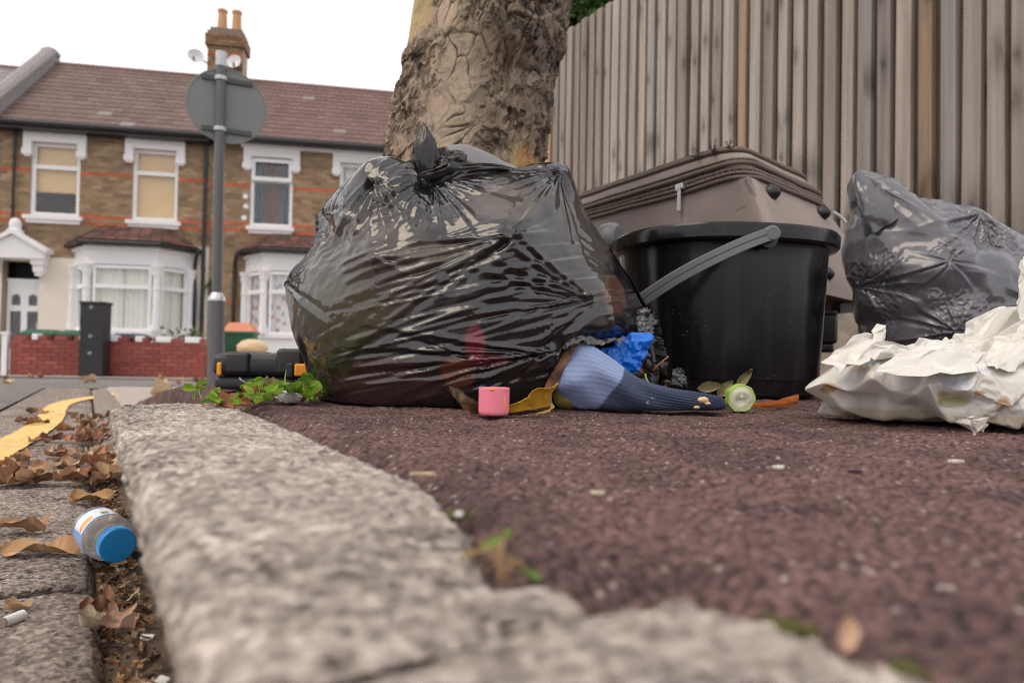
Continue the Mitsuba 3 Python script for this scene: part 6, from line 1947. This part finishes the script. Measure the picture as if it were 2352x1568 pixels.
def weed(label, spots, size, seed, stems=True, tone=GREEN, lift=(0.006, 0.022)):
    k = thing('weed', label, 'weed')
    r = np.random.default_rng(seed)
    root = np.mean([s for s in spots], axis=0)
    root = np.array([root[0], root[1], 0.0])
    for q in spots:
        h = r.uniform(*lift)
        tip = np.array([q[0], q[1], q[2] + h])
        if stems:
            part(k, 'stem', tube(spline([root + r.normal(0, 0.004, 3) * [1, 1, 0], (root + tip) / 2 + [0, 0, 0.005], tip], 8), 0.0006, 5), 'm_green_stalk')
        L = size * r.uniform(0.7, 1.25)
        lm, U_, S_ = leaf_mesh(L, L * r.uniform(0.6, 0.85), curl=0.35, bend=0.3, nu=9, nv=7, seed=r.integers(9999), fold=0.25, wav=0.07)
        lm.apply_transform(euler(r.uniform(-0.5, 1.1), r.uniform(-0.7, 0.7), r.uniform(0, 6.3)))
        lm.apply_translation(tip)
        c = np.tile(np.array(tone[r.integers(len(tone))]) * r.uniform(0.8, 1.2), (len(lm.vertices), 1)) * (0.85 + 0.3 * np.exp(-(S_ / 0.15) ** 2))[:, None]
        part(k, 'leaf', lm, 'm_leaf', True, np.clip(c, 0, 1))
    return k


scene['m_leaf'] = {'type': 'principledthin', 'base_color': VC, 'roughness': 0.45, 'diff_trans': 0.7, 'spec_trans': 0.0}
_taken.add('m_leaf')
r = np.random.default_rng(77)


def spread(n, x0, x1, y0, y1):
    return [on(r.uniform(x0, x1), r.uniform(y0, y1)) for _ in range(n)]


weed('pair of small green leaves on the far tip of the kerb stone', spread(4, 412, 478, 912, 926), 0.018, 1)
weed('low clump of fine green leaves at the back edge of the kerb stone', spread(34, 480, 620, 918, 944), 0.013, 2, lift=(0.004, 0.016))
weed('spreading green leaves below the middle of the tool case', spread(24, 560, 640, 910, 936), 0.019, 3)
weed('bright green leaves with a grass blade beside the white litter', spread(22, 630, 690, 906, 934), 0.018, 4)
weed('bright green leaves tucked against the bottom left of the bin bag', spread(26, 690, 738, 904, 934), 0.021, 5, lift=(0.006, 0.03))
k = thing('grass_blade', 'single upright grass blade in front of the tool case', 'grass')
q = on(650, 925)
part(k, 'blade', strip([q, q + [0.001, 0, 0.02], q + [0.003, 0, 0.042]], [0.0022, 0.0018, 0.0003], 3, n=14, k=5, side=(1, 0.2, 0), cup=0.2, wav=0.0), 'm_green_stalk', True)
kw = thing('weed', 'small reddish green weed in the joint beside the near kerb stone, out of focus', 'weed')
r2 = np.random.default_rng(5)
q0 = on(1150, 1330)
for (px, py, h, L, col) in ((1085, 1275, 0.006, 0.010, (0.45, 0.32, 0.12)), (1110, 1262, 0.009, 0.010, (0.38, 0.36, 0.10)), (1135, 1250, 0.012, 0.011, (0.2, 0.33, 0.06)), (1160, 1225, 0.017, 0.010, (0.2, 0.38, 0.06)), (1150, 1262, 0.010, 0.008, (0.35, 0.22, 0.10)),
                          (1180, 1290, 0.007, 0.008, (0.36, 0.27, 0.12)), (1195, 1312, 0.005, 0.010, (0.3, 0.38, 0.14)), (1218, 1325, 0.005, 0.012, (0.16, 0.34, 0.08)), (1130, 1300, 0.006, 0.009, (0.40, 0.26, 0.12)), (1155, 1325, 0.004, 0.008, (0.42, 0.25, 0.13))):
    dsc = 0.215
    tip = at(px, py, dsc)
    L *= 0.7
    part(kw, 'stem', tube(spline([q0 + [0, 0.006, -0.002], (q0 + tip) / 2 + [0, 0.003, 0.004], tip], 6), 0.0005, 5), 'm_red_stem')
    lm, _, _ = leaf_mesh(L, L * 0.5, nu=8, nv=5, seed=int(px))
    lm.apply_transform(euler(r2.uniform(0, 1), r2.uniform(-0.6, 0.6), r2.uniform(0, 6)))
    lm.apply_translation(tip)
    part(kw, 'leaf', lm, 'm_leaf', True, colors(lm, col))
mat('m_red_stem', (0.28, 0.17, 0.09), 0.6)
for i, (pts_, lab) in enumerate((([(642, 898, 0.99), (668, 890, 0.985), (700, 882, 0.98), (722, 868, 0.985)], 'pale dry stalk slanting up towards the bin bag over the weeds'), ([(648, 878, 1.0), (672, 890, 0.99), (690, 897, 0.98)], 'short pale twig crossing the dry stalk by the orange latch'), ([(486, 920, 0.93), (512, 915, 0.93), (548, 916, 0.93)], 'thin twig lying across the far end of the kerb stone'))):
    single('dry_stalk', tube(spline([at(*q) for q in pts_], 16), np.linspace(0.0018, 0.0009, 16), 6), 'm_pale_stalk', lab, 'twig', smooth=True)
mat('m_pale_stalk', (0.42, 0.27, 0.16), 0.8)
# white litter among the weeds
v = np.array(trimesh.creation.icosphere(subdivisions=4).vertices)
f = trimesh.creation.icosphere(subdivisions=4).faces
v = v * [0.017, 0.012, 0.009] + on(662, 926) + [0, 0, 0.009]
x = crumple(v.copy(), f, v, lambda m, d: np.full(len(m), 0.22), 120, 0.001, 0.03, -0.003, 0.004, 0.0008, seed=6)
single('crumpled_paper', trimesh.Trimesh(x, f, process=False), 'm_paper', 'crumpled white paper among the weeds by the bin bag', 'paper', smooth=True)
mat('m_paper', (0.68, 0.68, 0.66), 0.7)

# ------------------------------------------------------------------ dry leaves
BROWN = [(0.36, 0.21, 0.12), (0.27, 0.145, 0.085), (0.46, 0.31, 0.19), (0.19, 0.10, 0.065), (0.54, 0.41, 0.27), (0.36, 0.18, 0.10)]


def dry_leaf(pos, L, W, e, seed, label, group=None, lobes=0.25, tone=None, stalk=True, nu=26, nv=13, curl=1.0, bend=0.7):
    r = np.random.default_rng(seed)
    k = thing('dry_leaf', label, 'leaf', group)
    lm, U_, S_ = leaf_mesh(L, W, curl=curl * r.uniform(0.5, 1.3), bend=bend * r.uniform(-0.3, 1.0), lobes=lobes, nu=nu, nv=nv, seed=seed, wav=0.16, fold=r.uniform(0.0, 0.4))
    M = euler(*e)
    lm.apply_transform(M)
    low = lm.vertices[:, 2].min()
    off = np.array(pos) + [0, 0, -low + 0.001]
    lm.apply_translation(off)
    t = np.array(tone if tone is not None else BROWN[r.integers(len(BROWN))]) * r.uniform(0.85, 1.15)
    vein = np.exp(-(S_ / 0.06) ** 2) + 0.5 * np.exp(-((np.mod(U_ * 7 - np.abs(S_) * 1.6, 1.0) - 0.5) / 0.10) ** 2)
    c = t * (0.75 + 0.5 * meshkit.fbm(lm.vertices * 90, 3, seed)[:, None]) * (1 - 0.22 * vein)[:, None]
    part(k, 'blade', lm, 'm_vc', True, np.clip(c, 0, 1))
    if stalk:
        p0 = np.array([-0.5 * L, 0, bend * 0.1 * L, 1.0])
        s0 = lm.vertices[nv // 2]
        dirn = (M[:3, :3] @ np.array([-1, r.uniform(-0.4, 0.4), 0.1]))
        dirn[2] = abs(dirn[2]) * 0.3
        part(k, 'stalk', tube(spline([s0, s0 + dirn * L * 0.25, s0 + dirn * L * 0.5 + [0, 0, -0.002]], 7), 0.0009, 5), 'm_stick')
    return k


# single leaves that can be told apart
dry_leaf(on_road(212, 1152), 0.060, 0.030, (0.25, -0.1, 0.35), 201, 'single tan leaf lying above the bottle', lobes=0.15, tone=(0.44, 0.27, 0.14), stalk=False, curl=0.4, bend=0.3)
dry_leaf(on_road(40, 1228), 0.060, 0.042, (-0.3, 0.1, 0.25), 202, 'curled brown leaf with a long stalk at the left edge', tone=(0.36, 0.21, 0.12), curl=0.5, bend=0.3)
dry_leaf(on_road(88, 1275), 0.085, 0.034, (0.15, 0.05, 0.12), 203, 'broad wavy tan leaf below the stalked leaf at the left edge', tone=(0.47, 0.29, 0.16), stalk=False, nu=40, curl=0.35, bend=0.2)
dry_leaf(on_road(42, 1402), 0.022, 0.012, (0.1, 0, 0.3), 204, 'small tan leaf piece above the cigarette end', tone=(0.52, 0.36, 0.22), stalk=False, lobes=0.1)
dry_leaf(on_road(228, 1413), 0.030, 0.018, (0.1, 0.1, 0.5), 205, 'torn brown leaf piece at the slab corner', tone=(0.27, 0.15, 0.09), stalk=False, lobes=0.4)
dry_leaf(on_road(225, 1442), 0.026, 0.015, (0.15, -0.1, 0.1), 206, 'pale flake of bark or leaf below the torn leaf piece', tone=(0.42, 0.36, 0.25), stalk=False, lobes=0.2)
dry_leaf(on_road(276, 1440), 0.032, 0.022, (0.1, 0.2, -0.4), 207, 'pinkish speckled leaf piece in the gutter channel', tone=(0.42, 0.27, 0.2), stalk=False, lobes=0.4)
dry_leaf(on_road(95, 1100), 0.05, 0.006, (0, 0, 0.2), 208, 'thin brown strip of leaf on the slab joint', tone=(0.3, 0.14, 0.08), stalk=False)
r = np.random.default_rng(404)
LP = []
for j in range(92):
    for _ in range(50):
        px, py = r.uniform(-20, 288), r.uniform(945, 1112)
        if px > 252 + (py - 945) * 0.24:
            continue
        if r.random() < 0.10 + 0.9 * sst(70, 230, px) * (1.0 if py > 960 else 0.4) or (py > 1040 and px < 90 and r.random() < 0.5):
            break
    LP.append((px, py))
for j, (px, py) in enumerate(LP):
    q = on_road(px, py, 0.002 + 0.010 * (r.random() if px > 140 else 0.2))
    L = r.uniform(0.034, 0.062)
    dry_leaf(q, L, L * r.uniform(0.5, 0.75), (r.uniform(-0.3, 0.3), r.uniform(-0.25, 0.25), r.uniform(0, 6.3)), 300 + j, 'dry brown leaf in the heap drifted against the far half of the kerb', 'brown leaves heaped against the kerb', nu=22, nv=13, stalk=(j % 3 == 0), curl=0.6, bend=0.35)
# leaves among the weeds, in front of the tool case and out on the road
for j, (px, py, lab) in enumerate(((565, 908, 'dry reddish brown leaf at the left end of the weeds'), (618, 905, 'curled tan leaf before the wire handle of the tool case'), (650, 903, 'dry brown leaf leaning on the tool case beside the grass blade'), (700, 905, 'dry brown leaf wedged beside the bin bag'), (520, 918, 'reddish brown leaf on the far end of the kerb stone'))):
    q = on(px, py + 22)
    dry_leaf(q + [0, 0.02, 0], 0.036, 0.022, (r.uniform(0.3, 0.9), r.uniform(-0.5, 0.5), r.uniform(-0.5, 0.5)), 500 + j, lab, tone=[(0.30, 0.12, 0.06), (0.42, 0.27, 0.15), (0.30, 0.16, 0.09), (0.34, 0.2, 0.11), (0.32, 0.13, 0.08)][j], stalk=j > 1)
for j in range(26):
    px, py = r.uniform(-10, 470), r.uniform(868, 900)
    Yq = r.uniform(4.5, 11)
    X_ = r.uniform(-8.0, -2.6)
    if X_ < -0.74 * Yq:
        X_ = -0.5 * Yq
    L = r.uniform(0.1, 0.16)
    dry_leaf((X_, Yq, road_z(Yq) + 0.004), L, L * 0.7, (r.uniform(-0.4, 0.4), r.uniform(-0.4, 0.4), r.uniform(0, 6)), 600 + j, 'blurred dry leaf scattered on the road before the garden walls', 'fallen leaves on the road', nu=8, nv=5, stalk=False)
# crumbled leaves, bark and grit packed in the channel by the kerb
ms, cs = [], []
r = np.random.default_rng(55)
for j in range(1500):
    t = r.uniform(0.15, 1.5) if j < 1200 else r.choice([0.775, 1.435]) + r.normal(0, 0.006)
    n = r.uniform(0.014, 0.05) if j < 1200 else r.uniform(-0.33, 0.014)
    q = tn(t, n)
    zz = road_z(q[1]) - 0.028 + 0.02 * sst(0.0, 0.05, n) + r.uniform(0.001, 0.009)
    L = r.uniform(0.003, 0.013) * (1.6 if r.random() < 0.1 else 1)
    lm, _, _ = leaf_mesh(L, L * r.uniform(0.2, 0.7), curl=0.5, bend=0.6, lobes=0.4, nu=5, nv=4, seed=j)
    lm.apply_transform(euler(r.uniform(-0.7, 0.7), r.uniform(-0.7, 0.7), r.uniform(0, 6.3)))
    lm.apply_translation((q[0], q[1], zz))
    ms.append(lm)
    cs.append(np.tile(np.array([(0.24, 0.12, 0.06), (0.15, 0.085, 0.05), (0.09, 0.06, 0.045), (0.34, 0.21, 0.12), (0.40, 0.31, 0.2), (0.05, 0.038, 0.03)][r.integers(6)]) * r.uniform(0.8, 1.2), (len(lm.vertices), 1)))
k = single('leaf_litter', cat(ms), 'm_vc', 'crumbled brown leaf litter filling the channel beside the kerb', 'leaf litter', smooth=True, color=np.clip(np.vstack(cs), 0, 1))
labels[k]['kind'] = 'stuff'
for i, (px, py, w0, lab) in enumerate(((338, 1450, 0.005, 'white chip of plastic in the litter beside the kerb'), (360, 1560, 0.008, 'pale shell-like chip at the bottom of the gutter channel'))):
    m_ = rbox(-w0, w0, -w0 * 0.5, w0 * 0.5, 0, 0.003, 0.0012, 2)
    m_ = m_.subdivide()
    m_.vertices[:, 2] += 60 * m_.vertices[:, 0] ** 2
    m_.vertices += 0.0012 * np.stack([fb(m_.vertices, 220, 2, j) for j in range(3)], 1)
    m_.apply_transform(euler(0.2, 0.1, 0.4 + i))
    m_.apply_translation(on_road(px, py) + [0, 0, -0.006])
    single('plastic_chip', m_, 'm_paper', lab, 'chip', smooth=40)
# cigarette end
ck = thing('cigarette_end', 'white cigarette end on the slab at the lower left edge', 'cigarette end')
q = on_road(23, 1422, 0.004)
dx = np.array([0.3, 0.95, 0.0])
p0, p1 = q - dx * 0.002 + [0, -0.004, 0], q + dx * 0.011
part(ck, 'paper', tube([p0, p1], 0.0042, 18), 'm_paper', 40)
part(ck, 'burnt_tip', tube([p0 - dx * 0.0012, p0 - dx * 0.0001], 0.0040, 18), 'm_ash', 40)
mat('m_ash', (0.22, 0.17, 0.13), 0.9)

# ------------------------------------------------------------------ bottle in the gutter
bo = thing('plastic_bottle', 'small clear plastic bottle with a blue cap lying against the kerb', 'bottle')
qc = on_road(272, 1252, 0.0215)
ax = np.array([-0.68, 0.73, 0.0])
ax /= np.linalg.norm(ax)
sx = np.array([ax[1], -ax[0], 0])
MB = frame4(qc, sx, np.cross(ax, sx), ax)
capr = []
for j, (rr0, z) in enumerate([(0.0, 0.0), (0.0165, 0.0), (0.018, 0.0006), (0.0188, 0.002), (0.0190, 0.004), (0.0190, 0.0125), (0.0182, 0.0128), (0.0180, 0.014), (0.0, 0.014)]):
    g_ = np.arange(180) * 2 * np.pi / 180
    rr1 = np.full(180, rr0) + (0.0005 * np.sign(np.sin(g_ * 60)) if 3 < j < 6 else 0)
    rr1 = rr1 * 0.94
    capr.append(np.stack([rr1 * np.cos(g_), rr1 * np.sin(g_), np.full(180, z)], -1))
mat('m_cap_blue', (0.008, 0.21, 0.52), 0.35, 0.5)
part(bo, 'cap', put(grid_mesh(np.array(capr), wrap_v=True), MB), 'm_cap_blue', 35)
scene['m_pet'] = {'type': 'blendbsdf', 'weight': 0.16, 'a': {'type': 'thindielectric', 'int_ior': 1.5}, 'b': {'type': 'twosided', 'bsdf': {'type': 'principled', 'base_color': rgb((0.62, 0.61, 0.58)), 'roughness': 0.2, 'specular': 0.6}}}
_taken.add('m_pet')
body_p = [(0.0165, 0.0142), (0.0172, 0.018), (0.020, 0.024), (0.0235, 0.031), (0.0255, 0.038), (0.0258, 0.043), (0.0258, 0.083), (0.0262, 0.088), (0.0255, 0.098), (0.022, 0.105), (0.012, 0.107), (0.0, 0.104)]
body_p = [(a * 0.93, b) for a, b in body_p]
part(bo, 'body', put(lathe(body_p, 64), MB), 'm_pet', True)
part(bo, 'neck_ring', put(lathe([(0.0166, 0.0141), (0.0195, 0.0141), (0.0195, 0.016), (0.0166, 0.016)], 48), MB), 'm_pet', 40)
g_ = np.linspace(0, 2 * np.pi, 140)
zz = np.linspace(0.044, 0.084, 40)
GG, ZZ = np.meshgrid(g_, zz, indexing='ij')
lb = grid_mesh(np.stack([0.0243 * np.cos(GG), 0.0243 * np.sin(GG), ZZ], -1))
G1, Z1 = GG.ravel(), ZZ.ravel()
c = np.tile((0.62, 0.68, 0.75), (len(G1), 1))
c = np.where(((Z1 < 0.0475) | (Z1 > 0.081))[:, None], np.array([[0.12, 0.26, 0.62]]), c)
# the up direction of the label is -y of the bottle's frame or +y, whichever points up
upg = math.atan2(MB[2, 1], MB[2, 0])
da = (G1 - upg + np.pi) % (2 * np.pi) - np.pi
orange = (((da - 0.75) / 0.42) ** 2 + ((Z1 - 0.057) / 0.0075) ** 2) < 1
orange |= (((da + 0.9) / 0.42) ** 2 + ((Z1 - 0.057) / 0.0075) ** 2) < 1
c = np.where(orange[:, None], np.array([[0.85, 0.28, 0.02]]), c)
green = (np.abs(da) < 0.16) & (np.abs(Z1 - 0.057) < 0.006)
c = np.where(green[:, None], np.array([[0.16, 0.22, 0.05]]), c)
blue2 = (np.abs(np.abs(da) - 1.7) < 0.35)
c = np.where(blue2[:, None], np.array([[0.16, 0.33, 0.68]]), c)
part(bo, 'label', put(lb, MB), 'm_vc_gloss', True, np.clip(c, 0, 1), label='white and blue paper label with an orange patch')
